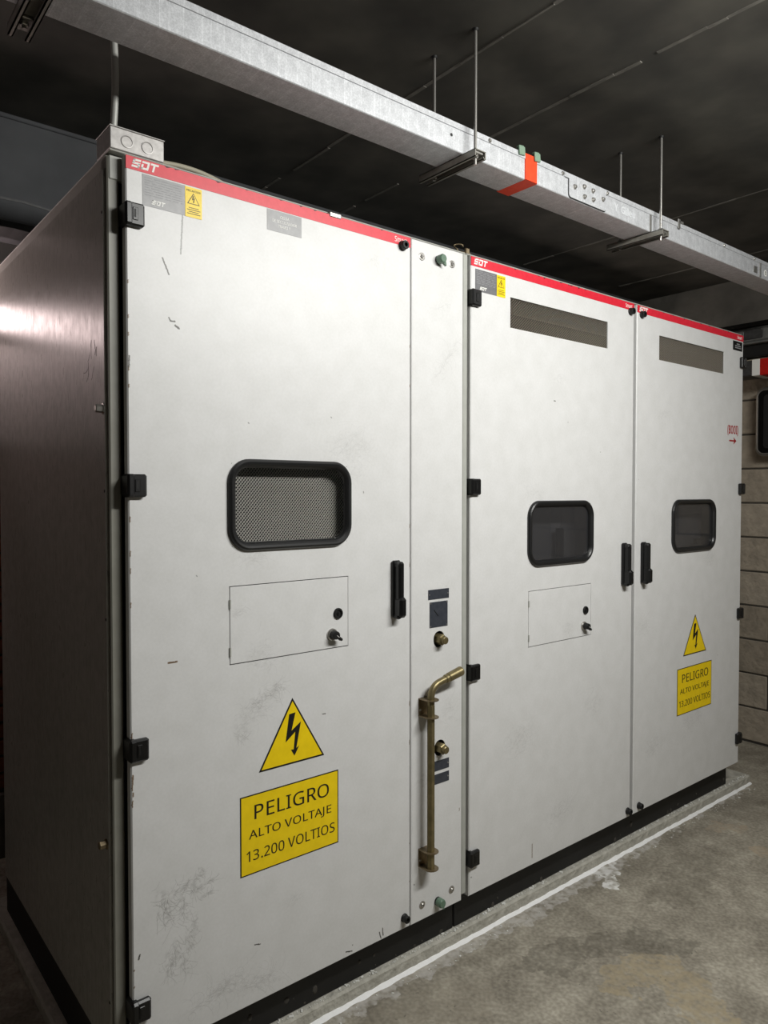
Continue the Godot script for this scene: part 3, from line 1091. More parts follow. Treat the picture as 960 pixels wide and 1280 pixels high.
func grille(parent: Node, x0: float, y0: float, x1: float, y1: float) -> void:
	var b := mb(M.grille)
	lattice(b, x0 - 0.008, y0 - 0.008, x1 + 0.008, y1 + 0.008, -0.006, 0.0112, 0.0100, 0.0020, 0.002)
	var o := put("vent_grille", b, parent)
	o.set_meta("kind", "stuff")


# the shell of a cabinet: sides, roof, back and a front frame, open behind the doors
func shell(parent: Node, x0: float, x1: float, posts: Array, inner: Material) -> void:
	var y0 := 0.185
	var y1 := 2.216
	var z0 := -1.10
	var zf := -0.026
	var b := mb(M.frame)
	for p in posts:
		b.use(M.post if p[0] < 0.0 else M.frame)  # left post: darker copy of the frame grey, painting its shade in
		b.span(Vector3(p[0], y0, -0.07), Vector3(p[1], y1 - 0.004, p[2]), 0.003)
	# black strips painting the shade in the gaps behind the door edges
	b.use(M.softblack)
	b.span(Vector3(x0 + 0.018, y0, -0.06), Vector3(x0 + 0.052, y1 - 0.01, -0.0405))
	b.span(Vector3(x1 - 0.052, y0, -0.06), Vector3(x1 - 0.0045, y1 - 0.01, -0.0305))
	b.use(M.frame)
	b.span(Vector3(x0 + 0.004, 2.16, -0.07), Vector3(x1 - 0.004, y1 - 0.004, zf - 0.001), 0.002)
	b.span(Vector3(x0 + 0.004, y0, -0.07), Vector3(x1 - 0.004, 0.22, zf - 0.001), 0.002)
	put("front_frame", b, parent)
	b = mb(M.shell)
	b.span(Vector3(x0, y0, z0), Vector3(x0 + 0.003, y1, -0.0365))
	b.span(Vector3(x1 - 0.003, y0, z0), Vector3(x1, y1, -0.0265))
	b.span(Vector3(x0 + 0.003, y0, z0), Vector3(x1 - 0.003, y1, z0 + 0.003))
	b.span(Vector3(x0 + 0.003, y0, z0 + 0.003), Vector3(x1 - 0.003, y0 + 0.003, -0.07))
	put("housing", b, parent)
	put("roof", mb(M.shell).span(Vector3(x0, y1, z0), Vector3(x1, y1 + 0.004, -0.012), 0.0015), parent)
	b = mb(inner)
	b.span(Vector3(x0 + 0.01, y0 + 0.01, -0.42), Vector3(x1 - 0.01, y1 - 0.01, -0.41))
	b.span(Vector3(x0 + 0.01, 1.72, -0.41), Vector3(x1 - 0.01, 1.725, -0.08))
	put("inner_partition", b, parent)
	b = mb(M.base)
	b.span(Vector3(x0 + 0.001, 0.044, z0 + 0.004), Vector3(x1 - 0.001, y0, -0.060), 0.003)
	b.span(Vector3(x0 + 0.001, y0 - 0.03, -0.07), Vector3(x1 - 0.001, y0, -0.028), 0.002)
	var base := put("base", b, parent)
	var rng := RandomNumberGenerator.new()
	rng.seed = int(x1 * 10)
	b = mb(M.mortar)
	for k in 12:
		var r := rng.randf_range(0.002, 0.009)
		b.xf = Transform3D(Basis(Vector3.BACK, rng.randf() * TAU).scaled(Vector3(1, rng.randf_range(0.8, 1.8), 1)), Vector3(rng.randf_range(maxf(x0, 0.3) + 0.02, x1 - 0.02), 0.05 + 0.07 * rng.randf() * rng.randf(), -0.060))
		b.lathe([Vector2(r, 0), Vector2(r * 0.7, 0.0012), Vector2(0, 0.0016)], Vector3.ZERO, Vector3.BACK, 7, 0.0, true)
	put("plaster_splash", b, base).set_meta("kind", "stuff")


func build_single_cabinet() -> void:
	var t := thing("switchgear_cabinet", "large pale grey single-door switchgear cabinet nearest the camera, with crank panel at right", "cabinet")
	shell(t, -0.030, 1.0765, [[-0.030, -0.0035, -0.030], [0.815, 0.86, -0.026], [1.0545, 1.0762, -0.002]], M.inside)

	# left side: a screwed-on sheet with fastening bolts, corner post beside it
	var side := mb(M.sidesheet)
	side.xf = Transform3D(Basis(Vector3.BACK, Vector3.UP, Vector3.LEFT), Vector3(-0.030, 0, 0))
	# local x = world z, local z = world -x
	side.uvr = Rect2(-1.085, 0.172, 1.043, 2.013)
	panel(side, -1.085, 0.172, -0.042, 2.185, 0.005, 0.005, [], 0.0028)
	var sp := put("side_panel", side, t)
	for q in [[-0.055, 1.655], [-0.060, 0.664]]:
		var bb := mb(M.steel if q[1] > 1.0 else M.oldbrass)
		bb.lathe([Vector2(0.013, 0), Vector2(0.013, 0.003), Vector2(0.0095, 0.004), Vector2(0.0095, 0.017), Vector2(0.007, 0.019), Vector2(0, 0.019)], Vector3(-0.034, q[1], q[0]), Vector3.LEFT, 6, 0.3, true)
		put("side_bolt", bb, sp)
	for q in [[-0.052, 2.09], [-0.05, 1.18], [-0.05, 0.30], [-0.05, 1.47]]:
		put("screw", mb(M.softblack).lathe([Vector2(0.004, 0), Vector2(0.004, 0.001), Vector2(0.0025, 0.002), Vector2(0, 0.002)], Vector3(-0.034, q[1], q[0]), Vector3.LEFT, 10), sp)

	# the door
	var W := 0.836
	var Y0 := 0.170
	var Y1 := 2.210
	var dark := Color(0.25, 0.24, 0.22)
	var soft := Color(0.56, 0.56, 0.55)
	var rust := Color(0.42, 0.34, 0.26)
	var marks := [
		[0.083, 1.831, 0.098, 1.796, 0.0013, dark], [0.097, 1.698, 0.101, 1.691, 0.0013, dark], [0.101, 1.691, 0.112, 1.691, 0.0013, dark], [0.112, 1.682, 0.122, 1.676, 0.002, dark],
		[0.132, 1.937, 0.127, 1.848, 0.0014, soft], [0.089, 0.902, 0.110, 0.902, 0.0018, rust], [0.717, 0.027, 0.723, 0.006, 0.0012, dark], [0.729, 0.034, 0.731, 0.012, 0.0012, dark],
		[0.597, 0.017, 0.619, 0.011, 0.0012, dark], [0.311, 0.151, 0.327, 0.147, 0.001, dark], [0.62, 0.028, 0.621, 0.027, 0.001, dark], [0.52, 0.70, 0.53, 0.699, 0.0007, dark],
		[0.005, 0.66, 0.004, 0.64, 0.0012, rust], [0.005, 0.62, 0.005, 0.612, 0.001, rust], [0.014, 0.235, 0.017, 0.245, 0.0014, dark], [0.006, 0.705, 0.005, 0.695, 0.0014, dark],
		[0.005, 1.60, 0.004, 1.575, 0.001, dark], [0.66, 1.30, 0.661, 1.296, 0.0012, soft], [0.30, 1.47, 0.302, 1.468, 0.0012, soft], [0.55, 1.50, 0.552, 1.498, 0.0012, soft], [0.16, 1.10, 0.162, 1.098, 0.001, soft]]
	for k in 26:
		# nicks along the edges of the sheet
		var yy := fposmod(k * 0.7548, 1.0) * 2.0 + 0.02
		marks.append([0.003 if k % 3 else 0.832, yy, 0.004 if k % 3 else 0.833, yy + 0.003 + 0.004 * (k % 4), 0.0007, rust])
	var smears := [
		[0.075, 0.335, 0.022, 0.055, 0.55, 0.3], [0.115, 0.365, 0.035, 0.018, 0.5, 0.2], [0.150, 0.355, 0.012, 0.035, 0.5, -0.1], [0.178, 0.352, 0.030, 0.011, 0.5, 0.2], [0.182, 0.325, 0.022, 0.010, 0.45, 0.1], [0.12, 0.32, 0.014, 0.045, 0.4, 0.2], [0.165, 0.385, 0.012, 0.02, 0.4, 0.3],
		[0.10, 0.215, 0.013, 0.04, 0.5, -0.1], [0.085, 0.19, 0.012, 0.04, 0.45, 0.15], [0.135, 0.235, 0.013, 0.035, 0.5, 0.2], [0.12, 0.185, 0.014, 0.04, 0.4, 0.3], [0.15, 0.26, 0.012, 0.03, 0.4, -0.2],
		[0.365, 0.79, 0.055, 0.022, 0.30, 0.2], [0.315, 0.765, 0.03, 0.02, 0.28, 0.0], [0.275, 0.70, 0.022, 0.03, 0.30, 0.5], [0.30, 0.74, 0.06, 0.03, 0.16, 0.3],
		[0.20, 0.075, 0.10, 0.020, 0.24, 0.25], [0.30, 0.055, 0.10, 0.02, 0.22, -0.2], [0.43, 0.22, 0.03, 0.02, 0.10, 0.4],
		[0.27, 1.00, 0.02, 0.015, 0.2, 0.0], [0.33, 0.88, 0.05, 0.05, 0.12, 0.2], [0.30, 1.14, 0.06, 0.04, 0.12, 0.4], [0.60, 1.40, 0.1, 0.08, 0.08, 0.4], [0.70, 1.95, 0.02, 0.03, 0.10, 0.4], [0.74, 1.96, 0.015, 0.02, 0.12, 0.1], [0.10, 2.0, 0.06, 0.02, 0.10, 0.1]]
	var paint := door_paint(W, Y1 - Y0, 100, marks, smears)
	var uvr := Rect2(0, Y0, W, Y1 - Y0)
	var wc := Vector2(0.4285, 1.436)
	var hc := Vector2(0.4265, 1.140)
	var b := mb(paint)
	b.uvr = uvr
	panel(b, 0.0, Y0, W, Y1, 0.0, 0.022, [{c = wc, w = 0.350, h = 0.206, r = 0.047}, {c = hc, w = 0.3616, h = 0.1948, r = 0.0}])
	var door := put("door", b, t)
	stripe(door, 0.001, W - 0.001, Y1)
	viewing_window(door, wc, true)
	hatch(door, hc, paint, uvr, Vector2(0.572, 1.137), Vector2(0.552, 1.082))
	swing_handle(door, 0.775, 1.188)
	danger_signs(door, 0.272, 0.505, 0.4255)
	rating_plate(door, 0.038, 2.109, M.silverplate)
	b = mb(M.silverplate)
	b.span(Vector3(0.356, 2.127, 0), Vector3(0.458, 2.179, 0.0008))
	b.use(M.white)
	b.words("CELDA", font(), Vector3(0.407, 2.165, 0.0010), 0.026, 0.0068, 0.0004)
	b.words("DE SECCIONADOR", font(), Vector3(0.407, 2.1535, 0.0010), 0.072, 0.0068, 0.0004)
	b.words("TRAMO 1", font(), Vector3(0.405, 2.142, 0.0010), 0.034, 0.0068, 0.0004)
	put("name_plate", b, door)
	lock_stud(door, 0.803, 2.180)
	lock_stud(door, 0.812, 0.204, 0.011)
	# a lug bent over the door's top edge
	put("roof_lug", mb(M.steel).span(Vector3(0.545, 2.203, -0.03), Vector3(0.585, 2.218, 0.003), 0.003), t)
	for y in [2.080, 1.482, 0.887, 0.290]:
		hinge(t, 0.0, y, 1.0)

	# the fixed crank panel
	var px0 := 0.839
	var px1 := 1.053
	var ppaint := door_paint(px1 - px0, Y1 - Y0, 140, [[0.012, 0.12, 0.0135, 0.1195, 0.0012, dark], [0.176, 0.045, 0.1765, 0.044, 0.0015, dark], [0.203, 0.3, 0.203, 0.29, 0.0006, rust]], [[0.12, 1.86, 0.04, 0.012, 0.14, 0.3], [0.14, 1.70, 0.1, 0.012, 0.16, 0.9], [0.10, 0.98, 0.05, 0.03, 0.14, 0.1], [0.15, 0.62, 0.05, 0.04, 0.14, 0.4], [0.04, 0.43, 0.04, 0.03, 0.16, 0.2]])
	b = mb(ppaint)
	b.uvr = Rect2(px0, Y0, px1 - px0, Y1 - Y0)
	panel(b, px0, Y0, px1, Y1, 0.0, 0.0118, [{c = Vector2(0.953, 1.018), w = 0.046, h = 0.050, r = 0.0225}, {c = Vector2(0.957, 0.681), w = 0.046, h = 0.050, r = 0.0225}], 0.002)
	var pan := put("crank_panel", b, t)
	for q in [[0.879, 2.165], [1.004, 2.167], [0.884, 0.217], [1.008, 0.221]]:
		b = mb(M.steel)
		b.lathe([Vector2(0.0115, 0), Vector2(0.0115, 0.0015), Vector2(0.010, 0.002), Vector2(0.0065, 0.002), Vector2(0.006, 0.005), Vector2(0.0045, 0.0065), Vector2(0, 0.0065)], Vector3(q[0], q[1], 0), Vector3.BACK, 18)
		b.use(M.softblack).box(Vector3(q[0], q[1], 0.0066), Vector3(0.006, 0.0013, 0.0006)).box(Vector3(q[0], q[1], 0.0066), Vector3(0.0013, 0.006, 0.0006))
		put("panel_screw", b, pan)
	for q in [[0.946, 2.168, -0.6], [0.948, 0.206, -0.9]]:
		b = mb(M.softblack)
		b.lathe([Vector2(0.013, 0), Vector2(0.013, 0.008), Vector2(0, 0.008)], Vector3(q[0], q[1], 0), Vector3.BACK, 18)
		b.use(M.greencap)
		b.lathe([Vector2(0.0135, 0.006), Vector2(0.0135, 0.022), Vector2(0.011, 0.026), Vector2(0, 0.026)], Vector3(q[0], q[1], 0), Vector3.BACK, 20)
		b.xf = Transform3D(Basis(Vector3.BACK, q[2]), Vector3(q[0], q[1], 0))
		b.plate(PackedVector2Array([Vector2(0.004, -0.009), Vector2(0.024, -0.006), Vector2(0.010, 0.009)]), 0.012, 0.020)
		put("green_cap", b, pan)
	for q in [[0.953, 1.018], [0.957, 0.681]]:
		b = mb(M.brass)
		b.hexbar(Vector3(q[0], q[1], -0.06), Vector3(q[0], q[1], 0.020), 0.0168, 0.4)
		b.lathe([Vector2(0.0118, 0), Vector2(0.0118, 0.010), Vector2(0.010, 0.012), Vector2(0, 0.012)], Vector3(q[0], q[1], 0.019), Vector3.BACK, 14)
		b.use(M.softblack).lathe([Vector2(0.05, 0), Vector2(0.0, 0.0)], Vector3(q[0], q[1], -0.045), Vector3.BACK, 16)
		put("drive_shaft", b, pan)
	for q in [[0.907, 1.142, 0.087, 0.030], [0.913, 1.056, 0.0755, 0.078], [0.909, 0.612, 0.087, 0.031], [0.909, 0.571, 0.087, 0.031]]:
		b = mb(M.blueplate)
		b.span(Vector3(q[0], q[1], 0), Vector3(q[0] + q[2], q[1] + q[3], 0.0012), 0.0003)
		b.use(M.steel)
		for c in ([[0.06, 0.5], [0.94, 0.5]] if q[3] < 0.05 else [[0.05, 0.05], [0.95, 0.05], [0.05, 0.95], [0.95, 0.95]]):
			b.lathe([Vector2(0.0024, 0), Vector2(0.0018, 0.001), Vector2(0, 0.0012)], Vector3(q[0] + q[2] * c[0], q[1] + q[3] * c[1], 0.0012), Vector3.BACK, 8)
		if q[3] > 0.05:
			b.use(M.ink)
			b.xf = Transform3D(Basis(Vector3.BACK, -0.85), Vector3(q[0] + 0.026, q[1] + 0.044, 0.0012))
			b.box(Vector3(0, 0, 0.0002), Vector3(0.026, 0.0028, 0.0004))
		put("data_plate", b, pan)
	# U-shaped brackets that hold the crank
	for y in [0.7965, 0.3395]:
		b = mb(M.oldbrass)
		b.span(Vector3(0.868, y, 0.0), Vector3(0.912, y + 0.054, 0.0025), 0.0006)
		for yy in [y, y + 0.0515]:
			var ear := PackedVector2Array([Vector2(0.868, 0.0)])
			ear.append(Vector2(0.912, 0.0))
			for k in 9:
				var a := PI * k / 8.0
				ear.append(Vector2(0.890 + cos(a) * 0.022, 0.036 + sin(a) * 0.020))
			b.xf = Transform3D(Basis(Vector3.RIGHT, Vector3.BACK, Vector3.DOWN), Vector3(0, yy + 0.0025, 0))
			b.plate(ear, 0.0, 0.0025)
			b.xf = Transform3D()
		b.use(M.steel).lathe([Vector2(0.004, 0), Vector2(0.003, 0.002), Vector2(0, 0.0025)], Vector3(0.874, y + 0.018, 0.0025), Vector3.BACK, 10)
		put("crank_bracket", b, pan)


func build_double_cabinet() -> void:
	var t := thing("switchgear_cabinet", "wide pale grey double-door switchgear cabinet with two vent grilles, at the right", "cabinet")
	shell(t, 1.0795, 2.945, [[1.0800, 1.083, -0.026], [1.985, 2.055, -0.040], [2.925, 2.945, -0.030]], M.inside)
	var Y0 := 0.170
	var Y1 := 2.210
	var dark := Color(0.25, 0.24, 0.22)
	var soft := Color(0.56, 0.56, 0.55)
	var rust := Color(0.42, 0.34, 0.26)
	# ---- left leaf
	var X0 := 1.087
	var X1 := 2.008
	var paint := door_paint(X1 - X0, Y1 - Y0, 200, [[0.314, 0.074, 0.314, 0.026, 0.0012, rust], [0.01, 0.09, 0.0105, 0.088, 0.0014, dark], [0.01, 0.06, 0.0105, 0.058, 0.0014, dark], [0.42, 1.62, 0.43, 1.619, 0.0012, dark], [0.5, 1.55, 0.502, 1.549, 0.0012, soft], [0.7, 1.45, 0.702, 1.449, 0.0012, soft]],
		[[0.60, 1.20, 0.05, 0.02, 0.12, 0.5], [0.24, 0.45, 0.1, 0.06, 0.10, 0.3], [0.30, 1.30, 0.10, 0.02, 0.08, -0.4], [0.66, 0.5, 0.06, 0.05, 0.10, 0.2], [0.5, 0.8, 0.05, 0.04, 0.08, 0.1], [0.46, 0.15, 0.12, 0.04, 0.10, 0.2], [0.45, 1.70, 0.03, 0.02, 0.14, 0.2]])
	var uvr := Rect2(X0, Y0, X1 - X0, Y1 - Y0)
	var wc := Vector2(1.5525, 1.325)
	var hc := Vector2(1.555, 1.0315)
	var b := mb(paint)
	b.uvr = uvr
	panel(b, X0, Y0, X1, Y1, 0.0, 0.026, [{c = wc, w = 0.350, h = 0.206, r = 0.047}, {c = hc, w = 0.3616, h = 0.1948, r = 0.0}, {c = Vector2(1.552, 2.0625), w = 0.555, h = 0.100, r = 0.0}])
	var door := put("door", b, t)
	stripe(door, X0 + 0.001, X1 - 0.001, Y1)
	viewing_window(door, wc, false)
	hatch(door, hc, paint, uvr, Vector2(1.700, 1.031), Vector2(1.690, 0.974))
	swing_handle(door, 1.945, 1.188)
	rating_plate(door, 1.107, 2.105, M.grayplate)
	grille(door, 1.2745, 2.0125, 1.8295, 2.1125)
	lock_stud(door, 1.980, 2.175)
	lock_stud(door, 1.990, 0.197, 0.012)
	# ---- right leaf
	X0 = 2.030
	X1 = 2.937
	paint = door_paint(X1 - X0, Y1 - Y0, 230, [[0.69, 0.55, 0.691, 0.549, 0.0012, rust], [0.5, 1.2, 0.502, 1.199, 0.0012, soft], [0.02, 1.35, 0.022, 1.35, 0.0012, soft]],
		[[0.2, 1.62, 0.06, 0.02, 0.10, 0.3], [0.6, 1.0, 0.05, 0.05, 0.10, 0.3], [0.06, 0.75, 0.06, 0.05, 0.10, 0.2], [0.45, 0.3, 0.12, 0.06, 0.10, 0.2], [0.15, 0.25, 0.08, 0.05, 0.12, 0.2], [0.55, 1.10, 0.03, 0.03, 0.12, 0.0]])
	wc = Vector2(2.489, 1.324)
	b = mb(paint)
	b.uvr = Rect2(X0, Y0, X1 - X0, Y1 - Y0)
	panel(b, X0, Y0, X1, Y1, 0.0, 0.026, [{c = wc, w = 0.350, h = 0.206, r = 0.047}, {c = Vector2(2.471, 2.0615), w = 0.554, h = 0.100, r = 0.0}])
	door = put("door", b, t)
	stripe(door, X0 + 0.001, X1 - 0.001, Y1)
	viewing_window(door, wc, false)
	swing_handle(door, 2.082, 1.186)
	danger_signs(door, 2.363, 0.504, 2.5115)
	grille(door, 2.194, 2.0115, 2.748, 2.1115)
	lock_stud(door, 2.060, 2.175)
	lock_stud(door, 2.071, 0.197, 0.012)
	b = mb(M.softblack)
	b.span(Vector3(2.833, 2.133, 0), Vector3(2.925, 2.176, 0.0008))
	b.use(M.inkgray)
	for q in [[0.036, 0.028, 0.030], [0.020, 0.019, 0.056], [0.020, 0.010, 0.060]]:
		b.span(Vector3(2.833 + q[0], 2.133 + q[1], 0.0006), Vector3(2.833 + q[0] + q[2], 2.133 + q[1] + 0.005, 0.0011))
	put("name_plate", b, door)
	b = mb(M.redink)
	b.words("(BOOI)", font(true), Vector3(2.842, 1.757, 0.0004), 0.104, 0.048, 0.0006)
	b.span(Vector3(2.808, 1.706, 0), Vector3(2.872, 1.713, 0.0006))
	b.plate(PackedVector2Array([Vector2(2.850, 1.726), Vector2(2.878, 1.7095), Vector2(2.850, 1.693), Vector2(2.856, 1.7095)]), 0, 0.0006)
	put("red_writing", b, door)
	for y in [2.080, 1.485, 0.893, 0.292]:
		hinge(t, 1.087, y, 1.0)
		hinge(t, 2.937, y, -1.0)
	# boards in two greys imitating reflections in the glass, and a latch bar behind
	for q in [[1.30, 0.15, M.board], [1.452, 0.05, M.boardlight], [1.504, 0.11, M.board], [1.616, 0.06, M.boardlight], [1.678, 0.08, M.board], [1.76, 0.10, M.boardlight], [2.20, 0.14, M.board], [2.342, 0.40, M.boardlight]]:
		put("reflection_board", mb(q[2]).span(Vector3(q[0], 1.05, -0.105), Vector3(q[0] + q[1], 1.62, -0.095), 0.002), t)
	put("latch_bar", mb(M.black).span(Vector3(1.615, 1.16, -0.075), Vector3(1.645, 1.335, -0.055), 0.003), t)
	put("latch_bar", mb(M.black).span(Vector3(2.60, 1.232, -0.06), Vector3(2.65, 1.26, -0.045), 0.003), t)


func build_crank() -> void:
	var t := thing("crank_lever", "bent brass-coloured crank lever held upright in two brackets on the crank panel", "lever", Vector3(0.888, 0.335, 0.034))
	var b := mb(M.brass)
	# hexagonal shank, round bend, then a stub with a wider sleeve as grip
	b.hexbar(Vector3(0, 0.0, 0), Vector3(0, 0.500, 0), 0.0118, 0.5)
	var path := [Vector3(0, 0.495, 0)]
	for k in 11:
		var a := deg_to_rad(78.0) * k / 10.0
		path.append(Vector3(0.042 - cos(a) * 0.042, 0.520 + sin(a) * 0.042, 0))
	path.append(path[path.size() - 1] + Vector3(0.030, 0.0075, 0.001))
	b.tube(path, 0.0108, 16)
	put("shank", b, t)
	var a0: Vector3 = path[path.size() - 1] - Vector3(0.006, 0.0015, 0)
	b = mb(M.brass)
	b.lathe([Vector2(0, 0), Vector2(0.0118, 0), Vector2(0.0132, 0.003), Vector2(0.0132, 0.009), Vector2(0.0122, 0.011), Vector2(0.0122, 0.013), Vector2(0.0140, 0.015), Vector2(0.0150, 0.066), Vector2(0.0142, 0.069), Vector2(0.0, 0.069)], a0, Vector3(0.97, 0.235, 0.03), 20)
	put("grip_sleeve", b, t)


# ------------------------------------------------------------------ overhead
func build_duct() -> void:
	var t := thing("busway_duct", "long galvanised busway duct with an orange tape band, hung above the cabinets", "duct", Vector3(0, 2.39, 0.14))
	var x0 := ROOM_X0 + 0.01
	var x1 := 3.62
	# body in two lengths meeting at a joint
	for q in [[x0, 1.430], [1.4325, x1]]:
		var b := mb(M.galv)
		b.span(Vector3(q[0], 0.0, -0.053), Vector3(q[1], 0.068, 0.053), 0.002)
		put("duct_body", b, t)
	# folded cover with a lip turned down over the body
	for q in [[x0, 1.300], [1.302, 1.985], [1.990, x1]]:
		var b := mb(M.galv)
		b.span(Vector3(q[0], 0.066, -0.0555), Vector3(q[1], 0.0765, 0.0555), 0.0012)
		b.span(Vector3(q[0], 0.060, 0.0532), Vector3(q[1], 0.0755, 0.0556), 0.0006)
		put("cover", b, t)
	# tape band round front, bottom and back
	var b := mb(M.orange)
	b.span(Vector3(1.113, -0.0008, 0.0525), Vector3(1.166, 0.0765, 0.0562))
	b.span(Vector3(1.114, -0.0010, -0.054), Vector3(1.166, 0.001, 0.0562))
	b.span(Vector3(1.113, -0.0008, -0.0562), Vector3(1.166, 0.0765, -0.0525))
	put("tape_band", b, t)
	# splice plate with six bolts
	b = mb(M.galv)
	var pl := PackedVector2Array()
	for p in rrect(Vector2(1.422, 0.0345), 0.198, 0.062, 0.011, 4):
		pl.append(p)
	b.plate(pl, 0.0536, 0.0564)
	b.use(M.softblack).plate(rrect(Vector2(1.4220, 0.0335), 0.2030, 0.0650, 0.012, 4), 0.053, 0.0537)  # black sheet drawing the shadow line round the plate
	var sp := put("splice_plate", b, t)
	put("cover_shadow_gap", mb(M.softblack).span(Vector3(1.305, 0.0585, 0.0534), Vector3(1.528, 0.0605, 0.0545)), sp)  # dark strip standing in for the shade under the cover lip
	for q in [[1.351, 0.040], [1.400, 0.053], [1.447, 0.052], [1.402, 0.022], [1.449, 0.024], [1.503, 0.039]]:
		b = mb(M.steel)
		b.lathe([Vector2(0.0085, 0.0555), Vector2(0.0085, 0.057), Vector2(0.0055, 0.0575), Vector2(0.0055, 0.062), Vector2(0.004, 0.0635), Vector2(0, 0.0635)], Vector3(q[0], q[1], 0), Vector3.BACK, 12)
		put("bolt", b, sp)
	# embossed maker's mark, legible only in part
	b = mb(M.embossed)
	b.words("Y  Gileu", font(true), Vector3(1.635, 0.034, 0.0534), 0.125, 0.027, 0.0018)
	put("embossed_mark", b, t)
	# seam strip, screws in the lip, a small punched hole and a round label
	put("seam_strip", mb(M.galvdark).span(Vector3(1.790, 0.001, 0.0525), Vector3(1.803, 0.060, 0.0542), 0.0005), t)
	for x in [0.959, 1.290, 1.529, 2.334, 2.60]:
		put("lip_screw", mb(M.steel).lathe([Vector2(0.006, 0), Vector2(0.006, 0.002), Vector2(0.004, 0.004), Vector2(0, 0.004)], Vector3(x, 0.066, 0.0556), Vector3.BACK, 12), t)
	put("punched_hole", mb(M.softblack).lathe([Vector2(0.0045, 0), Vector2(0.0045, 0.0006), Vector2(0, 0.0006)], Vector3(0.811, 0.038, 0.053), Vector3.BACK, 12), t)
	put("cover_latch", mb(M.galvdark).span(Vector3(1.976, 0.052, 0.0555), Vector3(1.992, 0.088, 0.0585), 0.001).span(Vector3(1.984, 0.074, 0.05), Vector3(2.015, 0.084, 0.0585), 0.002), t)
	b = mb(M.white)
	b.lathe([Vector2(0.014, 0), Vector2(0.014, 0.0008), Vector2(0, 0.0008)], Vector3(2.714, 0.028, 0.053), Vector3.BACK, 20)
	b.use(M.ink).lathe([Vector2(0.0075, 0), Vector2(0.0075, 0.0014), Vector2(0.0052, 0.0014), Vector2(0.0052, 0.0)], Vector3(2.714, 0.028, 0.053), Vector3.BACK, 16)
	put("round_label", b, t)
	put("end_flange", mb(M.galvdark).span(Vector3(2.655, 0.002, 0.0525), Vector3(2.668, 0.062, 0.0560), 0.001).span(Vector3(2.60, 0.012, 0.0525), Vector3(2.635, 0.040, 0.0545), 0.001), t)

	# two translucent green tape tabs stuck to the lip
	for q in [[1.093, "green tape tab on the duct lip, left of the orange band"], [1.163, "green tape tab on the duct lip, at the right edge of the orange band"]]:
		b = mb(M.greenclip)
		b.xf = Transform3D(Basis(Vector3.BACK, 0.12), Vector3(q[0], 2.468, 0.1975))
		b.span(Vector3(-0.013, -0.014, -0.0015), Vector3(0.013, 0.010, 0.004), 0.001)
		b.span(Vector3(-0.011, 0.006, -0.010), Vector3(0.011, 0.014, 0.003), 0.002)
		tag(put("tape_tab", b), q[1], "tape", "green tape tabs")


func build_hangers() -> void:
	for q in [[0.875, "strut hanger with threaded rods under the duct, left of the orange tape"], [1.817, "strut hanger with threaded rods under the duct, right of the splice plate"], [-0.216, "strut hanger under the duct in the upper left corner"]]:
		var x: float = q[0]
		var t := thing("strut_hanger", q[1], "hanger", Vector3(x, 2.3685, 0.14), "strut hangers under the busway duct")
		# slotted C channel, open side down, running across the duct
		var b := mb(M.strut)
		b.span(Vector3(-0.0205, 0.019, -0.125), Vector3(0.0205, 0.0213, 0.100))
		b.span(Vector3(-0.0205, 0.0, -0.125), Vector3(-0.018, 0.0213, 0.100))
		b.span(Vector3(0.018, 0.0, -0.125), Vector3(0.0205, 0.0213, 0.100))
		for s in [-1.0, 1.0]:
			b.span(Vector3(s * 0.0205, 0.0, -0.125), Vector3(s * 0.011, 0.0025, 0.100))
			b.span(Vector3(s * 0.0135, 0.0, -0.125), Vector3(s * 0.011, 0.006, 0.100))
		put("strut_channel", b, t)
		for z in [0.080, -0.082]:
			var low := -0.012 if z > 0.0 else -0.002
			put("threaded_rod", mb(M.steel).rod(Vector3(0, low, z), Vector3(0, CEIL - 2.3685, z), 0.0046, 12), t)
			put("nut", mb(M.steel).hexbar(Vector3(0, 0.0213, z), Vector3(0, 0.030, z), 0.0085, 0.2), t)
			put("nut", mb(M.steel).hexbar(Vector3(0, 0.004, z), Vector3(0, 0.0120, z), 0.0085, 0.5), t)
			put("washer", mb(M.steel).box(Vector3(0, 0.0155, z), Vector3(0.030, 0.006, 0.030), 0.001), t)
			put("ceiling_anchor", mb(M.softblack).lathe([Vector2(0.0, -0.006), Vector2(0.008, -0.006), Vector2(0.009, 0.0), Vector2(0, 0.0)], Vector3(0, CEIL - 2.3685, z), Vector3.UP, 12), t)


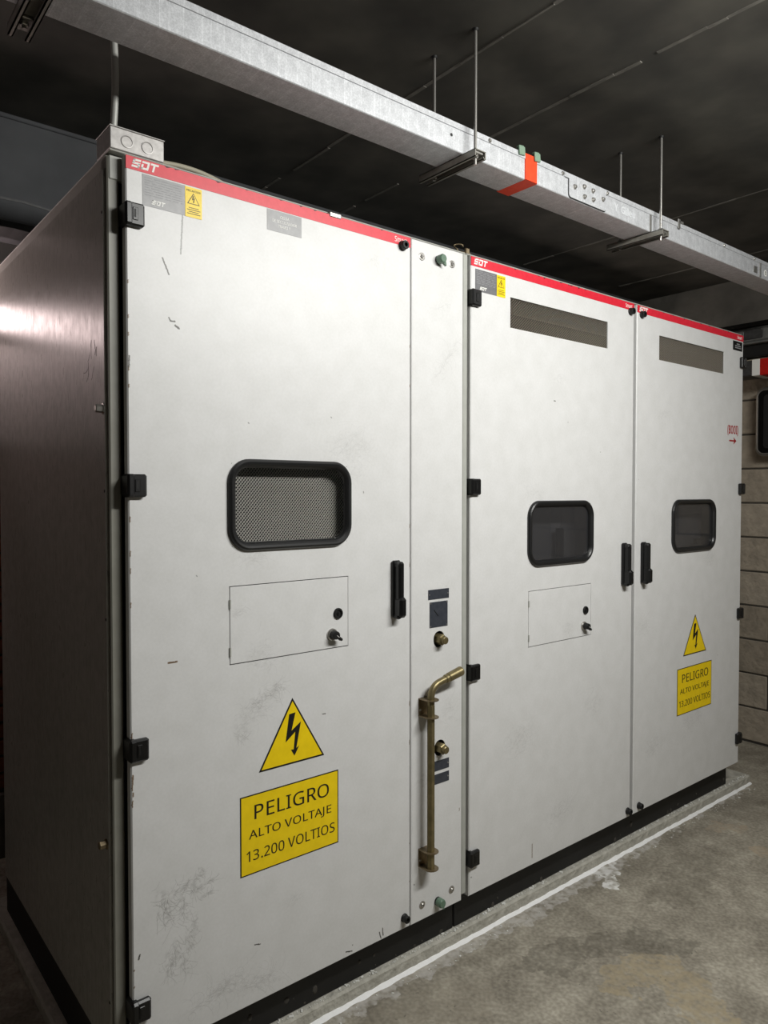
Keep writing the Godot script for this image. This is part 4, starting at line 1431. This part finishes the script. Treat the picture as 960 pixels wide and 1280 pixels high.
func build_left_corner() -> void:
	# steel junction box on the cabinet roof
	var t := thing("junction_box", "small galvanised junction box with two knockouts on the left cabinet's roof", "junction box", Vector3(0.032, 2.2205, -0.055))
	put("box_body", mb(M.zincbox).span(Vector3(-0.061, 0, -0.045), Vector3(0.061, 0.0475, 0.045), 0.0015), t)
	put("lid", mb(M.zincbox).span(Vector3(-0.0625, 0.0475, -0.0465), Vector3(0.0625, 0.0500, 0.0465), 0.0007), t)
	for x in [-0.024, 0.022]:
		put("knockout", mb(M.zincbox).lathe([Vector2(0.0135, 0.0), Vector2(0.0135, 0.0016), Vector2(0.0118, 0.0018), Vector2(0.0112, 0.0004), Vector2(0, 0.0004)], Vector3(x, 0.022, 0.045), Vector3.BACK, 24), t)
	# conduit from the box up behind the duct to the ceiling
	var b := mb(M.conduit)
	var path := []
	for k in 22:
		var f := k / 21.0
		path.append(Vector3(0.0025 + 0.006 * sin(f * 5.0) - 0.004 * f, 2.2705 + f * (CEIL - 2.2705), -0.085 + 0.01 * sin(f * 3.0)))
	b.tube(path, 0.0078, 14)
	b.lathe([Vector2(0, 0), Vector2(0.0125, 0), Vector2(0.0125, 0.006), Vector2(0.0095, 0.008), Vector2(0.0095, 0.016), Vector2(0, 0.016)], Vector3(0.0025, 2.2705, -0.085), Vector3.UP, 16)
	tag(put("conduit", b), "thin grey conduit rising from the junction box to the ceiling", "conduit")
	# pale cable lying bowed on the roof behind the red stripe
	b = mb(M.cable)
	path = []
	for k in 19:
		var f := k / 18.0
		path.append(Vector3(0.094 + f * 0.21, 2.2280 + 0.010 * sin(f * PI) * (1.0 - 0.5 * f), -0.030 - 0.035 * f * f))
	b.tube(path, 0.006, 10)
	tag(put("roof_cable", b), "pale cable bowed along the roof edge right of the junction box", "cable")
	# wire loop on the roof between the cabinets
	b = mb(M.oldbrass)
	path = []
	for k in 26:
		var a := TAU * 0.86 * k / 25.0 + 0.5
		path.append(Vector3(1.062 + cos(a) * 0.016, 2.2355 + sin(a) * 0.013, -0.03 + 0.008 * sin(a * 2.0)))
	path.append(Vector3(1.085, 2.2245, -0.024))
	path.append(Vector3(1.105, 2.2240, -0.020))
	b.tube(path, 0.0022, 8)
	b.box(Vector3(1.092, 2.230, -0.022), Vector3(0.016, 0.018, 0.010), 0.002)
	tag(put("wire_clip", b), "twisted wire clip on the roof where the two cabinets meet", "clip")
	# dark cable tray bending under the beam, seen past the left cabinet's top edge
	t = thing("cable_tray", "black angled cable tray under the beam at the upper left", "cable tray", Vector3(0, 2.29, -1.09))
	b = mb(M.darkmetal)
	b.plate(PackedVector2Array([Vector2(-0.90, 0.030), Vector2(0.02, 0.060), Vector2(0.45, 0.035), Vector2(0.45, 0.115), Vector2(0.045, 0.150), Vector2(-0.90, 0.120)]), -0.10, 0.015)
	put("tray_side", b, t)
	b = mb(M.graymetal)
	b.plate(PackedVector2Array([Vector2(-0.90, 0.118), Vector2(0.045, 0.148), Vector2(0.45, 0.113), Vector2(0.45, 0.120), Vector2(0.045, 0.156), Vector2(-0.90, 0.126)]), -0.10, 0.022)
	put("tray_rim", b, t)


func build_right_corner() -> void:
	# big dark elbow housing against the wall
	var t := thing("busway_elbow", "grey sheet-metal busway elbow with a pressed pocket above the double-door cabinet's right end", "elbow", Vector3(3.45, 2.200, -0.18))
	var b := mb(M.elbow)
	b.box(Vector3(0.15, 0.115, 0.06), Vector3(0.30, 0.090, 0.50), 0.018)
	b.span(Vector3(-0.010, 0.068, -0.19), Vector3(0.02, 0.078, 0.31), 0.003)
	put("elbow_housing", b, t)
	b = mb(M.graymetal)
	b.xf = Transform3D(Basis(Vector3.BACK, Vector3.UP, Vector3.LEFT), Vector3.ZERO)
	b.skin([loop3(rrect(Vector2(-0.005, 0.120), 0.110, 0.056, 0.014, 5), 0.0005), loop3(rrect(Vector2(-0.005, 0.120), 0.104, 0.050, 0.012, 5), 0.004), loop3(rrect(Vector2(-0.005, 0.120), 0.096, 0.042, 0.010, 5), 0.001)])
	b.plate(rrect(Vector2(-0.005, 0.120), 0.096, 0.042, 0.010, 5), 0.0002, 0.001)
	put("pressed_pocket", b, t)
	put("elbow_cover", mb(M.darkmetal).span(Vector3(-0.015, 0.163, -0.24), Vector3(0.31, 0.182, 0.36), 0.003), t)
	put("shade_plate", mb(M.base).span(Vector3(0.035, 0.004, -0.19), Vector3(0.29, 0.070, 0.31), 0.003), t)  # black plate painted in for the shadow under the elbow
	# short duct with white and red bands under it
	t = thing("taped_duct", "short duct with white and red bands beside the right wall", "duct", Vector3(3.55, 2.106, -0.20))
	put("duct_body", mb(M.graymetal).span(Vector3(-0.05, 0.0, -0.24), Vector3(0.10, 0.082, 0.30), 0.004), t)
	put("white_band", mb(M.white).span(Vector3(-0.053, -0.003, -0.010), Vector3(0.103, 0.085, 0.032), 0.002), t)
	put("red_band", mb(M.deepred).span(Vector3(-0.0535, -0.0035, 0.032), Vector3(0.1035, 0.0855, 0.090), 0.002), t)
	put("white_band", mb(M.white).span(Vector3(-0.053, -0.003, 0.090), Vector3(0.103, 0.085, 0.13), 0.002), t)
	b = mb(M.cable)
	var path := []
	for k in 16:
		var f := k / 15.0
		path.append(Vector3(-0.02 + 0.01 * sin(f * 9.0), 0.0875 + 0.002 * sin(f * 7.0 + 0.5), -0.20 + f * 0.45))
	b.tube(path, 0.006, 10)
	put("insulated_lead", b, t)
	# glossy black enclosure on the block wall
	t = thing("wall_enclosure", "glossy black enclosure with rounded corners on the block wall", "enclosure", Vector3(3.775, 1.675, -0.05))
	b = mb(M.gloss)
	var poly := rrect(Vector2(0, 0.19), 0.42, 0.38, 0.045, 7)
	b.xf = Transform3D(Basis(Vector3.FORWARD, Vector3.UP, Vector3.RIGHT), Vector3.ZERO)
	b.plate(poly, -0.10, 0.0)
	b.plate(rrect(Vector2(0, 0.19), 0.40, 0.36, 0.036, 7), -0.112, -0.10)
	put("enclosure_body", b, t)
	b = mb(M.steel)  # pale steel added to carry the highlight along the black edge
	b.xf = Transform3D(Basis(Vector3.FORWARD, Vector3.UP, Vector3.RIGHT), Vector3.ZERO)
	b.skin([loop3(poly, -0.097), loop3(rrect(Vector2(0, 0.19), 0.424, 0.384, 0.046, 7), -0.101), loop3(rrect(Vector2(0, 0.19), 0.418, 0.378, 0.044, 7), -0.106), loop3(rrect(Vector2(0, 0.19), 0.40, 0.36, 0.036, 7), -0.113), loop3(rrect(Vector2(0, 0.19), 0.392, 0.352, 0.034, 7), -0.112)])
	put("rim", b, t)
	b = mb(M.softblack)
	b.xf = Transform3D(Basis(Vector3.FORWARD, Vector3.UP, Vector3.RIGHT), Vector3.ZERO)
	b.plate(rrect(Vector2(0, 0.19), 0.33, 0.30, 0.02, 5), -0.116, -0.111)
	put("cover_plate", b, t)


func build_plinth_edge() -> void:
	var rng := RandomNumberGenerator.new()
	rng.seed = 77
	# bead of white filler along the foot of the plinth, uneven by hand
	var b := mb(M.caulk)
	var nz := FastNoiseLite.new()
	nz.seed = 4
	nz.frequency = 3.0
	var n := 260
	var prev := []
	for k in n + 1:
		var x := -0.06 + 3.215 * k / n
		var w := 0.012 + 0.006 * nz.get_noise_1d(x * 4.0)
		var h := 0.006 + 0.003 * nz.get_noise_1d(x * 5.0 + 40.0)
		var z := -0.038
		var ring := [Vector3(x, h * 1.3, z), Vector3(x, h, z + w * 0.45), Vector3(x, 0.0, z + w)]
		if k > 0:
			b.quad_o(prev[0], ring[0], ring[1], prev[1], Vector3(0, 1, 0.2))
			b.quad_o(prev[1], ring[1], ring[2], prev[2], Vector3(0, 1, 0.6))
		prev = ring
	var o := put("filler_bead", b)
	o.set_meta("kind", "stuff")
	tag(o, "white filler bead along the foot of the concrete plinth", "filler")
	# crumbs of plaster on the plinth ledge and below
	b = mb(M.crumb)
	for k in 620:
		var x: float = [0.62, 1.05, 1.30, 1.42, 2.15, 2.6, 3.0][rng.randi() % 7] + rng.randfn() * 0.16
		if x > 3.14 or x < 0.0:
			continue
		var s := rng.randf_range(0.001, 0.0026) + 0.004 * pow(rng.randf(), 6.0)
		var on_top := rng.randf() < 0.8
		var z := rng.randf_range(-0.058, -0.044) if on_top else rng.randf_range(-0.02, 0.02)
		b.xf = Transform3D(Basis(Vector3.UP, rng.randf() * TAU), Vector3(x, (0.044 if on_top else 0.0) + s * 0.35, z))
		b.box(Vector3.ZERO, Vector3(s * rng.randf_range(1.0, 2.6), s * 0.8, s * rng.randf_range(0.8, 1.5)), s * 0.2)
	o = put("plaster_crumbs", b, get_node("trim_2"))
	o.set_meta("kind", "stuff")
